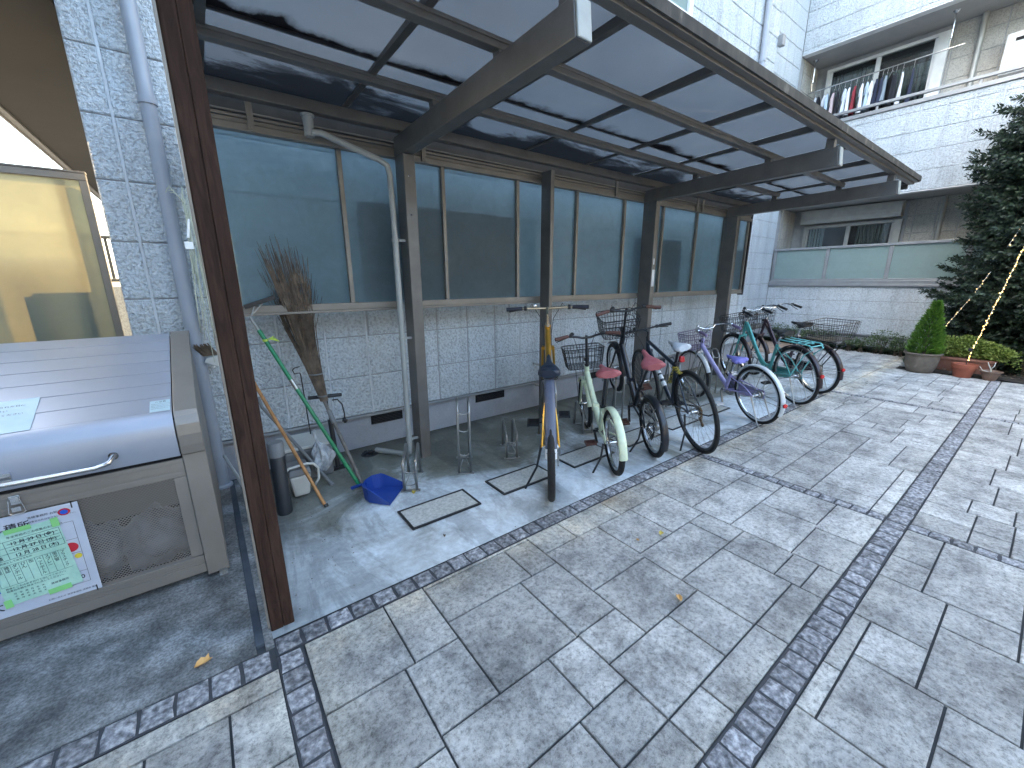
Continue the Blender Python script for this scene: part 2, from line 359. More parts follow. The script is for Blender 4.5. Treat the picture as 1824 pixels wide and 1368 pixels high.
A=[(.13,.475,1.29,1.66),(.475,.675,1.29,1.66),(.675,1.345,1.637,1.66),(.675,1.17,1.388,1.637),(1.17,1.345,1.388,1.637),(.675,1.09,.98,1.388),(1.09,1.345,.985,1.388),
(.13,.43,.945,1.29),(.43,.675,.98,1.29),(.43,.915,.73,.98),(.915,1.095,.73,.98),(1.095,1.345,.812,.985),(1.345,1.765,.812,1.122),(1.345,1.775,1.122,1.478),(1.345,1.60,1.478,1.66),(1.60,2.01,1.478,1.66),
(1.775,2.10,1.157,1.478),(2.01,2.46,1.478,1.66),(1.765,2.28,.90,1.157),(1.765,2.19,.545,.90),(1.505,1.765,.545,.812),(1.095,1.505,.545,.812),(.84,1.095,.545,.73),(.43,.84,.545,.73),(.13,.43,.60,.945),
(2.10,2.46,1.157,1.478),(2.28,2.46,.90,1.157),(2.19,2.46,.63,.90),(2.19,2.46,.51,.63),(2.46,2.89,.645,.985),(2.46,3.12,.985,1.24),(2.89,3.28,.655,.985),(2.46,2.93,1.24,1.66),(2.93,3.28,1.24,1.66),(3.12,3.28,.985,1.24),(2.46,2.85,.41,.645),(2.85,3.28,.41,.655),
(1.095,1.302,.41,.545),(1.302,1.775,.41,.545),(1.775,2.19,.41,.545),(2.19,2.46,.41,.51),(.60,1.095,.41,.545),(.13,.60,.41,.60),(1.765,1.765,.9,.9),
(2.205,2.63,.045,.30),(2.63,2.89,.135,.30),(2.89,3.28,.135,.30),(2.63,3.28,-.18,.135),(1.94,2.205,.045,.235),(1.80,2.205,.235,.30),(1.51,1.94,-.035,.235),(1.51,1.80,.235,.30),(1.94,2.415,-.21,.045),(2.415,2.63,-.18,.045),(1.73,1.94,-.30,-.035),(1.51,1.73,-.30,-.035),(1.94,2.415,-.50,-.21),(2.415,3.28,-.50,-.18),
(3.375,3.59,.50,.845),(3.59,4.36,.50,.845),(3.375,3.61,.41,.50),(3.61,4.36,.41,.50),(3.375,3.85,1.10,1.345),(3.375,3.64,.845,1.10),(3.64,4.36,.845,1.10),(3.85,4.49,1.10,1.425),(3.375,3.72,1.345,1.66),(3.72,4.49,1.425,1.66),(3.72,3.85,1.345,1.425),
(4.36,5.0,.86,1.10),(4.36,5.02,.60,.86),(4.36,5.02,.41,.60),(.13,.6,.2,.30),(.6,1.02,.1,.3),(1.02,1.51,-.05,.3)]
rng=random.Random(3)
def more(*r): o=[]; fill(*r,rng,o); return o
A+=more(4.49,6.74,1.10,1.66)+more(5.02,6.74,.41,1.10)+more(3.375,6.74,-1.9,.30)+more(6.83,9.42,.41,1.66)+more(6.83,9.42,-3.5,.30)+more(6.83,11.25,1.66,4.4)+more(9.42,11.1,1.50,1.66)
A+=more(-2.5,.03,.2,1.50)+more(.13,1.02,-2.5,.10)+more(1.02,3.28,-2.5,-.50)+more(-2.5,.03,-2.5,.20)+[(-.6,.03,1.50,1.60),(-1.2,-.6,1.5,1.6),(-2,-1.2,1.5,1.6)]+[(.6,1.02,-.5,.1)]
# trim the stray overlap and drop duplicates that would cover one another
clean=[]
for r in A:
    if r[1]-r[0]<.02 or r[3]-r[2]<.015: continue
    bad=False
    for q in clean:
        ox=min(r[1],q[1])-max(r[0],q[0]); oy=min(r[3],q[3])-max(r[2],q[2])
        if ox>.02 and oy>.02: bad=True
    if not bad: clean.append(r)
b=MB(); tiles(b,clean); struct(b.build('stamped_concrete_paving',M['paving']))
# fill under the tiles so that nothing shows through, a hair below their tops
def setts(name,x0,x1,y0,y1,nx,ny,rs,bed=True):
    r=random.Random(rs); mb=MB()
    wx,wy=(x1-x0)/nx,(y1-y0)/ny
    mb.cur=1; mb.cv=.5; mb.box(x0,x1,y0,y1,-.02,-.0045); mb.cur=0
    for i in range(nx):
        for j in range(ny):
            mb.cv=r.random(); gx_=.004+r.random()*.004
            cx,cy=x0+(i+.5)*wx,y0+(j+.5)*wy; hx,hy=wx/2-gx_,wy/2-gx_
            jt=lambda: r.uniform(-.0035,.0035)
            base=[(cx-hx+jt(),cy-hy+jt()),(cx+jt(),cy-hy+jt()),(cx+hx+jt(),cy-hy+jt()),(cx+hx+jt(),cy+jt()),(cx+hx+jt(),cy+hy+jt()),(cx+jt(),cy+hy+jt()),(cx-hx+jt(),cy+hy+jt()),(cx-hx+jt(),cy+jt())]
            n=len(mb.v); top=r.uniform(.0,.004)
            for s,z in ((1,-.010),(1,-.002),(.86,top),(.5,top+r.uniform(0,.003))):
                for (px,py) in base: mb.v.append((cx+(px-cx)*s,cy+(py-cy)*s,z))
            for L in (0,8,16):
                for q in range(8): mb.face((n+L+q,n+L+(q+1)%8,n+L+8+(q+1)%8,n+L+8+q))
            mb.face([n+24+q for q in range(8)])
    return struct(mb.build(name,[M['sett'],M['sett_dark']]))
setts('sett_edging',.03,6.95,1.665,1.765,66,1,1)
setts('sett_edging_by_bin',-2.03,.01,1.605,1.72,20,1,2)
setts('sett_cross_band',.03,.125,-2.5,1.66,1,42,3)
setts('sett_long_band',.13,9.35,.30,.41,1,1,4) if False else None
def longband(name,x0,x1,y0,y1,pitch,rs):
    return setts(name,x0,x1,y0,y1,int((x1-x0)/pitch),1,rs)
longband('sett_long_band',-1.0,9.42,.302,.408,.098,5)
setts('sett_cross_band',3.285,3.37,.41,1.66,1,14,6); setts('sett_cross_band',3.285,3.37,-2.5,.30,1,30,7)
setts('sett_cross_band',6.745,6.825,.41,1.66,1,14,8); setts('sett_cross_band',6.745,6.825,-2.5,.30,1,30,9)
# shed slab with a slightly wavy cement skin, pad under the bin
b=MB(); 
def slabf(u,v): 
    x=.03+u*7.7; y=1.765+v*1.9; return (x,y,.0015+.002*math.sin(x*1.3)*math.sin(y*2))
b.grid(slabf,40,14); struct(b.build('shed_slab',M['concrete'],smooth=True))
b=MB(); b.box(-3.5,-.035,1.72,3.65,-.03,.001); b.box(-3.5,-.40,3.65,9,-.03,.001); struct(b.build('bin_pad',M['asphalt']))
b=MB(); b.box(-.035,-.002,1.76,3.60,-.02,.006); struct(b.build('joint_strip',M['strip'],bevel=.003))
b=MB(); b.box(-.002,.03,1.73,3.6,-.02,.002); struct(b.build('cement_margin',M['asphalt']))
b=MB()
def bed(u,v):
    x=9.42+u*2.1; y=-4.5+v*5.98; return (x,y,.012+.02*math.sin(x*9)*math.cos(y*7)+.01*random.random())
b.grid(bed,24,60); struct(b.build('planting_bed',M['soil']))
b=MB(); b.grid(lambda u,v:(10.98+u*.55+ .25*(v),1.5+v*3.1,.01+.03*random.random()),8,30); struct(b.build('planting_bed',M['soil']))
b=MB(); tiles(b,[(9.4+i*.3,9.7+i*.3,3.4+j*.15,3.55+j*.15) for i in range(6) for j in range(7)],z=.012); struct(b.build('terracotta_path',M['redtile']))
# ------------------------------------------------------------------ apartment building
bld=thing('apartment_building','pale grey apartment block clad in rough cast panels, with two balconies above the planting','building',(4,3.62,0))
PW,PH=.3425,.355
def siding(mb,fn,u0,u1,z0,z1,up,zp=.325,holes=(),gap=.009,th=.012,gv=.015):
    """fn(u,z,d) -> point, d outwards; panels on the PW x PH module"""
    sv=mb.cur; mb.cur=2
    for i in range(math.floor((u0-up)/PW),math.ceil((u1-up)/PW)+1):
        u=up+i*PW
        if not(u0+.02<u<u1-.02) or any(ha-.01<u<hb+.01 for (ha,hb,hc,hd) in holes): continue
        n=len(mb.v); q=gv/2-.0006; mb.v+=[fn(u-q,z0,0),fn(u-q,z0,th*.93),fn(u+q,z0,th*.93),fn(u+q,z0,0),fn(u-q,z1,0),fn(u-q,z1,th*.93),fn(u+q,z1,th*.93),fn(u+q,z1,0)]
        for j in range(3): mb.face((n+j,n+j+1,n+5+j,n+4+j))
    mb.cur=sv
    i0=math.floor((u0-up)/PW); i1=math.ceil((u1-up)/PW); k0=math.floor((z0-zp)/PH); k1=math.ceil((z1-zp)/PH)
    for i in range(i0,i1):
        for k in range(k0,k1):
            a,b_=max(u0,up+i*PW),min(u1,up+(i+1)*PW); c,d=max(z0,zp+k*PH),min(z1,zp+(k+1)*PH)
            if b_-a<.02 or d-c<.02: continue
            rs=[(a,b_,c,d)]
            for (ha,hb,hc,hd) in holes:
                nr=[]
                for (a1,b1,c1,d1) in rs:
                    if ha>=b1 or hb<=a1 or hc>=d1 or hd<=c1: nr.append((a1,b1,c1,d1)); continue
                    if a1<ha: nr.append((a1,ha,c1,d1))
                    if hb<b1: nr.append((hb,b1,c1,d1))
                    m0,m1=max(a1,ha),min(b1,hb)
                    if c1<hc: nr.append((m0,m1,c1,hc))
                    if hd<d1: nr.append((m0,m1,hd,d1))
                rs=nr
            mb.cv=random.random()
            for (a1,b1,c1,d1) in rs:
                if b1-a1<.022 or d1-c1<.012: continue
                n=len(mb.v); g2=gap/2; gh=gv/2; s=min(.007,(b1-a1)/5,(d1-c1)/5)
                for (dd,ss) in ((0,0),(th*.6,0),(th,s)):
                    mb.v+=[fn(a1+ss+gh,c1+ss+g2,dd),fn(b1-ss-gh,c1+ss+g2,dd),fn(b1-ss-gh,d1-ss-g2,dd),fn(a1+ss+gh,d1-ss-g2,dd)]
                for L in (0,4):
                    for j in range(4): mb.face((n+L+j,n+L+(j+1)%4,n+L+4+(j+1)%4,n+L+4+j))
                mb.face((n+8,n+9,n+10,n+11))
fY=lambda Y: (lambda u,z,d:(u,Y-d,z))
fX=lambda X: (lambda u,z,d:(X-d,u,z))
HT=11.5
# main wall
SH=((1.14,2.68,1.36,2.12),(4.75,5.80,1.36,2.04),(7.05,7.95,1.36,2.0))
mainh=[*SH,(4.62,5.60,4.72,6.1)]
b=MB(); b.cur=1; b.box(-.39,8.19,3.622,4.6,.325,HT); b.cur=0
siding(b,fY(3.622),-.395,8.19,.325,HT,-.25,holes=mainh); b.build('wall',[M['siding'],M['joint'],M['sealant']],bld)
b=MB(); b.cur=1; b.box(8.19,12.75,4.512,5.6,.2,HT); b.cur=0; siding(b,fY(4.512),8.20,11.44,.325,HT,8.30); b.build('wall',[M['siding'],M['joint'],M['sealant']],bld)
b=MB(); b.box(-.385,8.185,3.645,4.4,-.1,.325); b.box(8.2,11.45,4.53,5.0,-.1,.325); b.box(11.47,11.9,-6,4.5,-.1,.325)
b.build('foundation',M['foundation'],bld)
b=MB(); b.box(-.395,8.19,3.602,3.64,.298,.322); b.box(11.43,11.46,-6,4.5,.298,.322); b.build('drip_edge',M['greyframe'],bld,bevel=.003)
# foundation vents
for x0,x1 in ((1.10,1.40),(2.24,2.62),(4.0,4.4),(5.4,5.8)):
    v=MB().box(x0,x1,3.632,3.652,.205,.285).build('vent',M['dark'],bld)
    s=MB()
    for i in range(5): s.bar((x0+.01,3.63,.215+i*.015),(x1-.01,3.63,.215+i*.015),.004,.003)
    s.build('grille',M['black'],v)
M['lv']=pmat('louvre_slate',(.012,.018,.032),rough=.95,spec=.05)
# louvred shutters on the wall behind the frosted panels
for x0,x1,z0,z1 in SH:
    w_=MB(); w_.box(x0,x0+.04,3.56,3.62,z0,z1); w_.box(x1-.04,x1,3.56,3.62,z0,z1); w_.box(x0+.041,x1-.041,3.56,3.62,z1-.04,z1); w_.box(x0+.041,x1-.041,3.56,3.62,z0,z0+.04)
    wo_=w_.build('shutter',M['lv'],bld); s=MB(); s.box(x0+.041,x1-.041,3.600,3.615,z0+.041,z1-.041)
    for i in range(int((z1-z0-.09)/.051)): zz=z0+.045-1.565; s.hexa([(a_,b_,c_+zz) for (a_,b_,c_) in [(x0+.042,3.565,1.565+i*.051),(x1-.042,3.565,1.565+i*.051),(x1-.042,3.599,1.60+i*.051),(x0+.042,3.599,1.60+i*.051),(x0+.042,3.565,1.572+i*.051),(x1-.042,3.565,1.572+i*.051),(x1-.042,3.599,1.607+i*.051),(x0+.042,3.599,1.607+i*.051)]])
    s.build('louvre',M['lv'],wo_)
# wing (runs toward the viewer)
b=MB(); b.cur=1
for z0,z1 in ((.325,1.345),(3.16,4.72),(6.285,HT)): b.box(11.462,11.60,-6,4.51,z0,z1)
b.cur=0
for z0,z1 in ((.325,1.345),(3.165,4.72),(6.29,HT)): siding(b,fX(11.462),-6,4.505,z0,z1,4.348-PW*8)
b.build('wing_wall',[M['siding'],M['joint'],M['sealant']],bld)
b=MB(); b.cur=1; b.box(12.46,12.7,-6,4.51,.2,HT); b.cur=0
siding(b,fX(12.46),-6,4.3,1.3,3.14,4.3-PW*8,holes=[(2.36,4.28,0,3.14)]); siding(b,fX(12.46),-6,4.3,4.7,6.26,4.3-PW*8,holes=[(2.28,4.30,4,6.26)]); 
b.cur=0; siding(b,fY(4.505),11.61,12.44,1.4,3.14,11.7); siding(b,fY(4.505),11.61,12.44,4.8,6.26,11.7)
b.build('balcony_wall',[M['siding_beige'],M['joint'],M['joint']],bld)
b=MB()
for z in (3.10,6.225): b.box(11.61,12.455,-6,4.5,z+.04,z+.05)
for z in (3.16,6.285): b.box(11.601,12.455,-6,4.5,z-.008,z+.13)
b.build('soffit',M['soffit_grey'],bld)
b=MB(); b.box(11.44,11.61,-6,4.5,3.142,3.158); b.box(11.44,11.61,-6,4.5,6.267,6.283); b.build('drip_edge',M['white'],bld)
b=MB(); b.box(11.601,12.455,-6,4.5,1.0,1.2); b.box(11.601,12.455,-6,4.5,4.3,4.4); b.build('balcony_floor',M['soffit_grey'],bld)
# sills and rails
b=MB(); b.box(11.40,11.66,-6,4.50,1.347,1.40); b.box(11.42,11.64,-6,4.49,1.401,1.475); 
b.build('balcony_sill',M['greyframe'],bld,bevel=.006)
b=MB(); b.box(11.42,11.64,-6,4.50,4.722,4.76); b.box(11.44,11.62,-6,4.49,4.761,4.80); b.build('balcony_sill',M['greyframe'],bld,bevel=.006)
rl=MB(); rl.box(11.47,11.54,-6,4.46,4.885,4.935)
for y in (3.0,1.6,.2): rl.box(11.49,11.52,y-.02,y+.02,4.801,4.884)
rl.build('balcony_rail',M['greyframe'],bld,bevel=.004)
rl=MB(); rl.box(11.44,11.52,-6,4.475,2.165,2.215); rl.box(11.46,11.50,-6,4.475,1.476,1.51)
for y in (4.45,3.38,2.30,1.2,.1): rl.box(11.455,11.505,y-.035,y+.035,1.511,2.164)
rlo=rl.build('balcony_balustrade',M['greyframe'],bld,bevel=.004)
ys=[4.45,3.38,2.30,1.2,.1,-1]
for a_,b_ in zip(ys,ys[1:]):
    p=MB(); p.box(11.477,11.483,b_+.036,a_-.036,1.511,2.164); p.build('frosted_pane',M['frostbalc'],rlo)
for y in (4.20,2.55):
    p=MB(); p.box(11.56,11.60,y-.025,y+.025,1.48,2.15); p.build('baluster',M['white'],bld)
p=MB(); p.tube([(11.57,4.0,1.53),(11.57,3.1,1.56)],.012); p.tube([(11.57,3.35,1.54),(11.57,2.65,1.575)],.012); p.build('pole',M['white'],bld,smooth=True)
# windows
def curtain(mb,x,y0,y1,z0,z1,folds,amp=.025):
    nu=int(folds*8)
    mb.grid(lambda u,v:(x+amp*math.sin(u*folds*2*PI)+amp*.5*math.sin(u*folds*5.3+v*3),y0+(y1-y0)*u,z0+(z1-z0)*v),nu,6)
M['curtain']=pmat('lace_curtain',[(.3,(.42,.47,.47)),(.7,(.60,.65,.64))],scale=30,rough=.9)
M['curtain_dark']=pmat('grey_curtain',[(.3,(.10,.13,.13)),(.7,(.18,.22,.21))],scale=20,rough=.9)
M['winframe']=pmat('window_frame',(.36,.36,.34),scale=5,rough=.45,metal=.3)
def window(y0,y1,z0,z1,mid,frame,jamb):
    o=MB(); X0,X1=12.36,12.455
    o.box(X0,X1,y0,y0+jamb,z0,z1); o.box(X0,X1,y1-.06,y1,z0,z1); o.box(X0,X1,y0+jamb+.001,y1-.061,z1-.06,z1); o.box(X0,X1,y0+jamb+.001,y1-.061,z0,z0+.05)
    o.box(X0+.02,X1-.02,mid-.04,mid+.04,z0+.051,z1-.061)
    o.box(X0+.03,X1-.02,y0+jamb+.002,y0+jamb+.045,z0+.052,z1-.062); o.box(X0+.03,X1-.02,y1-.105,y1-.062,z0+.052,z1-.062)
    wi=o.build('window',frame,bld,bevel=.004)
    gl=MB(); gl.box(12.40,12.405,y0+jamb+.045,y1-.105,z0+.052,z1-.062); gl.build('pane',M['glass'],wi)
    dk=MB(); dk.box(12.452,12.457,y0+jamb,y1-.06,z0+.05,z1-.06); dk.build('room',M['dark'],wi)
    return wi
w1=window(2.40,4.24,1.3,2.76,3.34,M['winframe'],.13)
c1=MB(); curtain(c1,12.44,3.82,4.12,1.35,2.70,5,.012); c1.build('curtain',M['curtain'],w1,smooth=True)
c1=MB(); curtain(c1,12.44,2.62,3.18,1.35,2.70,9,.011); c1.build('curtain',M['curtain_dark'],w1,smooth=True)
sb=MB(); sb.box(12.20,12.452,2.42,4.28,2.80,3.08); sb.box(12.18,12.452,2.40,4.30,3.081,3.11)
for i in range(3): sb.box(12.195,12.199,2.43,4.27,2.83+i*.08,2.835+i*.08)
sb.build('shutter_box',M['winframe'],bld,bevel=.006)
w2=window(2.29,4.28,4.35,6.16,3.36,M['white'],.17)
c1=MB(); curtain(c1,12.44,3.42,4.16,4.45,6.0,11,.011); c1.build('curtain',M['curtain_dark'],w2,smooth=True)
c1=MB(); curtain(c1,12.44,2.52,3.24,4.45,5.75,10,.011); c1.build('curtain',M['curtain_dark'],w2,smooth=True)
# wall pipes, flue box, water heater
def clamps(mb,pts,r):
    for (x,y,z) in pts: mb.lathe([(r,-.02),(r*1.18,-.02),(r*1.18,.02),(r,.02)],(x,y,z),12)
b=MB(); b.tube([(7.60,3.555,2.0),(7.60,3.555,9)],.045,12); clamps(b,[(7.60,3.555,z) for z in (4.82,6.5)],.045); b.build('downpipe',M['pvcblue'],bld,smooth='auto')
b=MB(); b.tube([(12.40,1.82,1.25),(12.40,1.82,3.15)],.04,10); b.build('downpipe',M['winframe'],bld,smooth='auto'); b=MB(); b.tube([(12.40,1.87,4.4),(12.40,1.87,6.27)],.045,10); b.build('downpipe',M['winframe'],bld,smooth='auto')
b=MB(); b.tube([(-.072,3.53,1.72),(-.072,3.53,6)],.040,14); b.tube([(-.072,3.53,-.02),(-.072,3.53,1.72)],.043,14); clamps(b,[(-.072,3.53,2.55)],.041); b.lathe([(.043,0),(.062,.004),(.062,.02),(.043,.03)],(-.072,3.53,0),14); b.build('downpipe',M['pvcblue'],bld,smooth='auto')
b=MB(); b.box(8.16,8.26,3.53,3.609,5.19,5.34); b.build('vent_hood',M['greyframe'],bld,bevel=.006)
# upstairs window over the roof
o=MB(); o.box(4.62,4.68,3.56,3.63,4.72,6.1); o.box(5.52,5.60,3.56,3.63,4.72,6.1); o.box(4.681,5.519,3.56,3.63,4.72,4.78); wi=o.build('window',M['white'],bld,bevel=.004)
MB().box(4.681,5.519,3.60,3.606,4.781,6.1).build('pane',M['frostbalc'],wi)
# heater and its vent on the upper balcony
h=MB(); h.box(12.16,12.452,.90,1.50,5.05,5.70); ho=h.build('water_heater',M['white'],bld,bevel=.03)
MB().box(12.15,12.161,.95,1.38,5.55,5.60).build('exhaust_slot',M['dark'],ho); MB().box(12.145,12.161,1.12,1.18,5.08,5.45).build('badge',M['winframe'],ho)
# slab and soffit of the passage on the left
b=MB(); b.box(-1.17,-.40,3.0,11,2.985,3.3); b.build('passage_soffit',M['soffit'],bld)
b=MB(); b.box(-1.19,-1.171,3.0,11,2.95,3.32); b.box(-1.171,-1.12,3.0,11,2.965,2.984); b.build('soffit_trim',M['framebronze'],bld)

# unseen house block, added left of the frame to keep low sun off the yard
nb=thing('sun_block_house','tall rendered house added left of the bin, beyond the frame, to block the low sun','building',(-3.4,1,0))
b=MB(); b.box(-5.2,-2.2,-5,4.52,0,9.5); b.build('wall',M['siding'],nb); b=MB(); b.hexa([(-5.4,-5.2,9.5),(-2.0,-5.2,9.5),(-2.0,4.7,9.5),(-5.4,4.7,9.5),(-3.8,-5.2,10.6),(-3.6,-5.2,10.6),(-3.6,4.7,10.6),(-3.8,4.7,10.6)]); b.build('roof',M['darkbronze'],nb)

oh=thing('horizon_block_house','two-storey rendered house added across the yard, unseen behind the viewer, to dim horizon light','building',(4,-9,0))  # added out of view to screen the bright horizon from the frosted panels
b=MB(); b.box(-9,16,-13,-8.5,0,5.0); b.build('wall',M['siding'],oh); b=MB(); b.hexa([(-9.4,-13.4,5.0),(16.4,-13.4,5.0),(16.4,-8.1,5.0),(-9.4,-8.1,5.0),(-9.4,-10.9,6.2),(16.4,-10.9,6.2),(16.4,-10.6,6.2),(-9.4,-10.6,6.2)]); b.build('roof',M['darkbronze'],oh)
for i in range(7):
    for z in (.9,3.3): w_=MB().box(-7+i*3.3,-5.3+i*3.3,-8.52,-8.45,z,z+1.3).build('window',M['winframe'],oh); MB().box(-6.95+i*3.3,-5.35+i*3.3,-8.449,-8.44,z+.05,z+1.25).build('pane',M['curtain_dark'],w_)
# ------------------------------------------------------------------ lit frosted screen on the left
sc=thing('passage_screen','sunlit yellow frosted screen in a bronze frame behind the metal bin','screen',(-1.2,3.9,0))
b=MB(); b.box(-3.2,-.462,3.885,3.93,2.125,2.165); b.box(-.500,-.462,3.885,3.93,.0,2.124); b.box(-3.2,-.501,3.885,3.93,.45,.5); b.box(-3.2,-.46,3.88,3.935,2.166,2.178)
b.build('frame',M['framebronze'],sc,bevel=.003)
b=MB(); b.box(-.62,-.575,3.93,3.98,0,2.12); b.box(-2.2,-2.15,3.93,3.98,0,2.12); b.build('post',M['framebronze'],sc)
MB().poly([(-3.2,3.905,.5),(-.5,3.905,.5),(-.5,3.905,2.124),(-3.2,3.905,2.124)]).build('frosted_pane',M['frostsun'],sc)
ac=thing('storage_locker','dim grey locker standing behind the frosted yellow screen','locker',(-1.0,4.25,0))
b=MB(); b.box(-1.12,-.70,4.04,4.30,0,1.66); b.build('body',M['greyframe'],ac,bevel=.01); MB().box(-1.11,-.71,4.02,4.039,.05,1.60).build('door',M['greyframe'],ac,bevel=.004)
fr=thing('slatted_railing','dark slatted railing on a low block wall seen past the wall corner','railing',(-.6,6,0))
b=MB(); b.box(-1.6,-.3,6.02,6.12,0,1.45); b.build('block_wall',M['siding_beige'],fr)
b=MB(); b.box(-1.6,-.3,6.03,6.07,1.93,1.96); b.box(-1.6,-.3,6.03,6.07,1.5,1.53)
for i in range(26): b.box(-1.6+i*.05,-1.575+i*.05,6.04,6.06,1.531,1.929)
b.build('slats',M['darkbronze'],fr)

# ------------------------------------------------------------------ cycle shelter
sh=thing('cycle_shelter','bronze aluminium cycle shelter with smoked roof sheets and frosted back panels','shelter',(3.8,3.16,0))
FY=3.08
for i,(x0,x1,y1) in enumerate(((1.335,1.425,3.24),(4.45,4.53,3.26),(6.46,6.55,3.26))):
    p=MB(); p.box(x0,x1,FY,y1,0,2.40); po=p.build('post',M['bronze'],sh,bevel=.005)
    k=MB()
    if i==0:
        for z in (2.25,1.98): k.lathe([(0,-.006),(.008,-.004),(.008,0)],((x0+x1)/2-.01,FY,z),8,ax='y')
        k.build('bolt',M['chrome'],po,smooth=True)
    bm=MB(); bm.hexa([(x0,y1,2.402),(x1,y1,2.402),(x1,1.352,2.425),(x0,1.352,2.425),(x0,y1,2.535),(x1,y1,2.535),(x1,1.37,2.575),(x0,1.37,2.575)])
    bo=bm.build('beam',M['bronze'],sh,bevel=.005)
    c=MB(); c.hexa([(x0+.004,1.340,2.426),(x1-.004,1.340,2.426),(x1-.004,1.351,2.426),(x0+.004,1.351,2.426),(x0+.004,1.356,2.573),(x1-.004,1.356,2.573),(x1-.004,1.368,2.573),(x0+.004,1.368,2.573)]); c.build('end_cap',M['cap'],bo,bevel=.006)
    br=MB(); br.box(x0+.015,x1-.015,1.41,1.47,2.578,2.655); br.box(x0+.02,x1-.02,1.90,1.95,2.556,2.60); br.box(x0+.02,x1-.02,2.62,2.67,2.545,2.60); br.build('bracket',M['bronze'],bo)
p=MB(); p.box(2.80,2.845,3.10,3.24,0,2.50); p.build('post',M['bronze'],sh,bevel=.004)
# small paper seals on the fourth post
s=MB(); s.box(4.465,4.515,FY-.002,FY-.0005,1.42,1.62); s.box(4.475,4.495,FY-.002,FY-.0005,1.68,1.75); s.build('seal',M['white'],sh)
RX0,RX1=.13,7.33
# purlins
for y,z in ((1.925,2.60),(2.645,2.60)):
    b=MB(); b.box(RX0,6.60 if y<2 else 6.6,y-.03,y+.03,z,z+.045); b.box(RX0,6.6,y-.038,y-.031,z+.028,z+.046); b.build('purlin',M['bronze'],sh,bevel=.003)
zr=lambda y: 2.700-(y-1.40)*.030
# rear edge beam and header rails
b=MB(); b.box(RX0,RX1,3.16,3.235,2.565,2.635); b.build('rear_beam',M['bronze'],sh,bevel=.004)
b=MB(); 
b.box(.10,RX1,3.255,3.33,2.405,2.445); b.box(.10,RX1,3.27,3.33,2.449,2.475); b.box(.10,RX1,3.262,3.30,2.479,2.497); b.tube([(.1,3.25,2.507),(RX1,3.25,2.507)],.006,6)
b.build('header_rail',M['framebronze'],sh,bevel=.003)
for x in (.40,1.56,3.9,5.6,5.75):
    k=MB(); k.box(x,x+.035,3.235,3.253,2.41,2.61); k.lathe([(0,-.005),(.007,-.004),(.007,0)],(x+.017,3.235,2.43),8,ax='y'); k.build('bracket',M['framebronze'],sh)
# gutter
b=MB(); pr_=[(3.300,2.60),(3.300,2.50),(3.285,2.498),(3.25,2.498)]
for (a,c),(a2,c2) in zip(pr_,pr_[1:]): b.poly([(RX0,a,c),(RX1,a,c),(RX1,a2,c2),(RX0,a2,c2)])
b.build('gutter',M['darkbronze'],sh)
# rafters
xr=[.19+.7875*i for i in range(10)]
for x in xr:
    if x>RX1: continue
    b=MB(); y0,y1=1.45,3.23
    b.hexa([(x-.02,y0,zr(y0)-.052),(x+.02,y0,zr(y0)-.052),(x+.02,y1,zr(y1)-.052+.04),(x-.02,y1,zr(y1)-.052+.04),(x-.02,y0,zr(y0)-.006),(x+.02,y0,zr(y0)-.006),(x+.02,y1,zr(y1)-.006),(x-.02,y1,zr(y1)-.006)])
    b.build('rafter',M['darkbronze'],sh,bevel=.002)
# front and side fascias
b=MB(); b.box(RX0-.02,RX1+.02,1.392,1.448,2.645,2.705); b.box(RX0-.02,RX1+.02,1.350,1.391,2.66,2.72)
fa=b.build('fascia',M['bronze'],sh,bevel=.003)
M['lip']=pmat('weathered_lip',[(.42,(.035,.032,.028)),(.58,(.06,.054,.045)),(.68,(.14,.125,.10))],scale=9,detail=6,rough=.8,stretch=(1.3,.6,.6))
b=MB(); b.box(RX0-.02,RX1+.02,1.335,1.349,2.668,2.724); b.build('drip_lip',M['lip'],fa)
b=MB(); b.box(RX1-.0,RX1+.04,1.449,3.30,2.60,2.70); b.box(RX0-.04,RX0-.0,1.449,3.30,2.60,2.70); b.build('side_fascia',M['darkbronze'],sh,bevel=.003)
# roof sheets, one per bay
xb=[RX0]+[x for x in xr if RX0+.1<x<RX1-.05]+[RX1]
for a_,b_ in zip(xb,xb[1:]):
    MB().poly([(a_+.002,1.395,zr(1.395)),(b_-.002,1.395,zr(1.395)),(b_-.002,3.24,zr(3.24)),(a_+.002,3.24,zr(3.24))]).build('roof_sheet',M['roofpane'],sh)
b=MB(); 
for a_,b_ in zip(xb,xb[1:]): b.box(a_+.021,b_-.021,2.475,2.495,zr(2.47)-.014,zr(2.47)-.004)
b.build('seam',M['black'],sh)
# frosted back panels
mull=[.12,.939,1.757,2.543,3.34,4.13,4.91,5.72,6.50,7.27]
b=MB(); b.box(.1,1.333,3.27,3.335,1.29,1.338); b.box(.1,1.333,3.262,3.335,1.272,1.2895)
for x0,x1 in ((1.427,4.448),(4.532,6.458),(6.552,7.30)):
    b.box(x0,x1,3.27,3.335,1.29,1.338); b.box(x0,x1,3.262,3.335,1.272,1.2895)
b.build('sill_rail',M['framebronze'],sh,bevel=.003)
for x in mull:
    b=MB(); b.box(x-.015,x+.015,3.272,3.33,1.339,2.404); b.build('mullion',M['framebronze'],sh,bevel=.002)
for a_,b_ in zip(mull,mull[1:]):
    MB().poly([(a_+.015,3.305,1.339),(b_-.015,3.305,1.339),(b_-.015,3.305,2.404),(a_+.015,3.305,2.404)]).build('frosted_panel',M['frost'],sh)
b=MB(); b.box(7.30,7.335,3.255,3.34,1.25,2.52); b.build('end_post',M['black'],sh,bevel=.003)
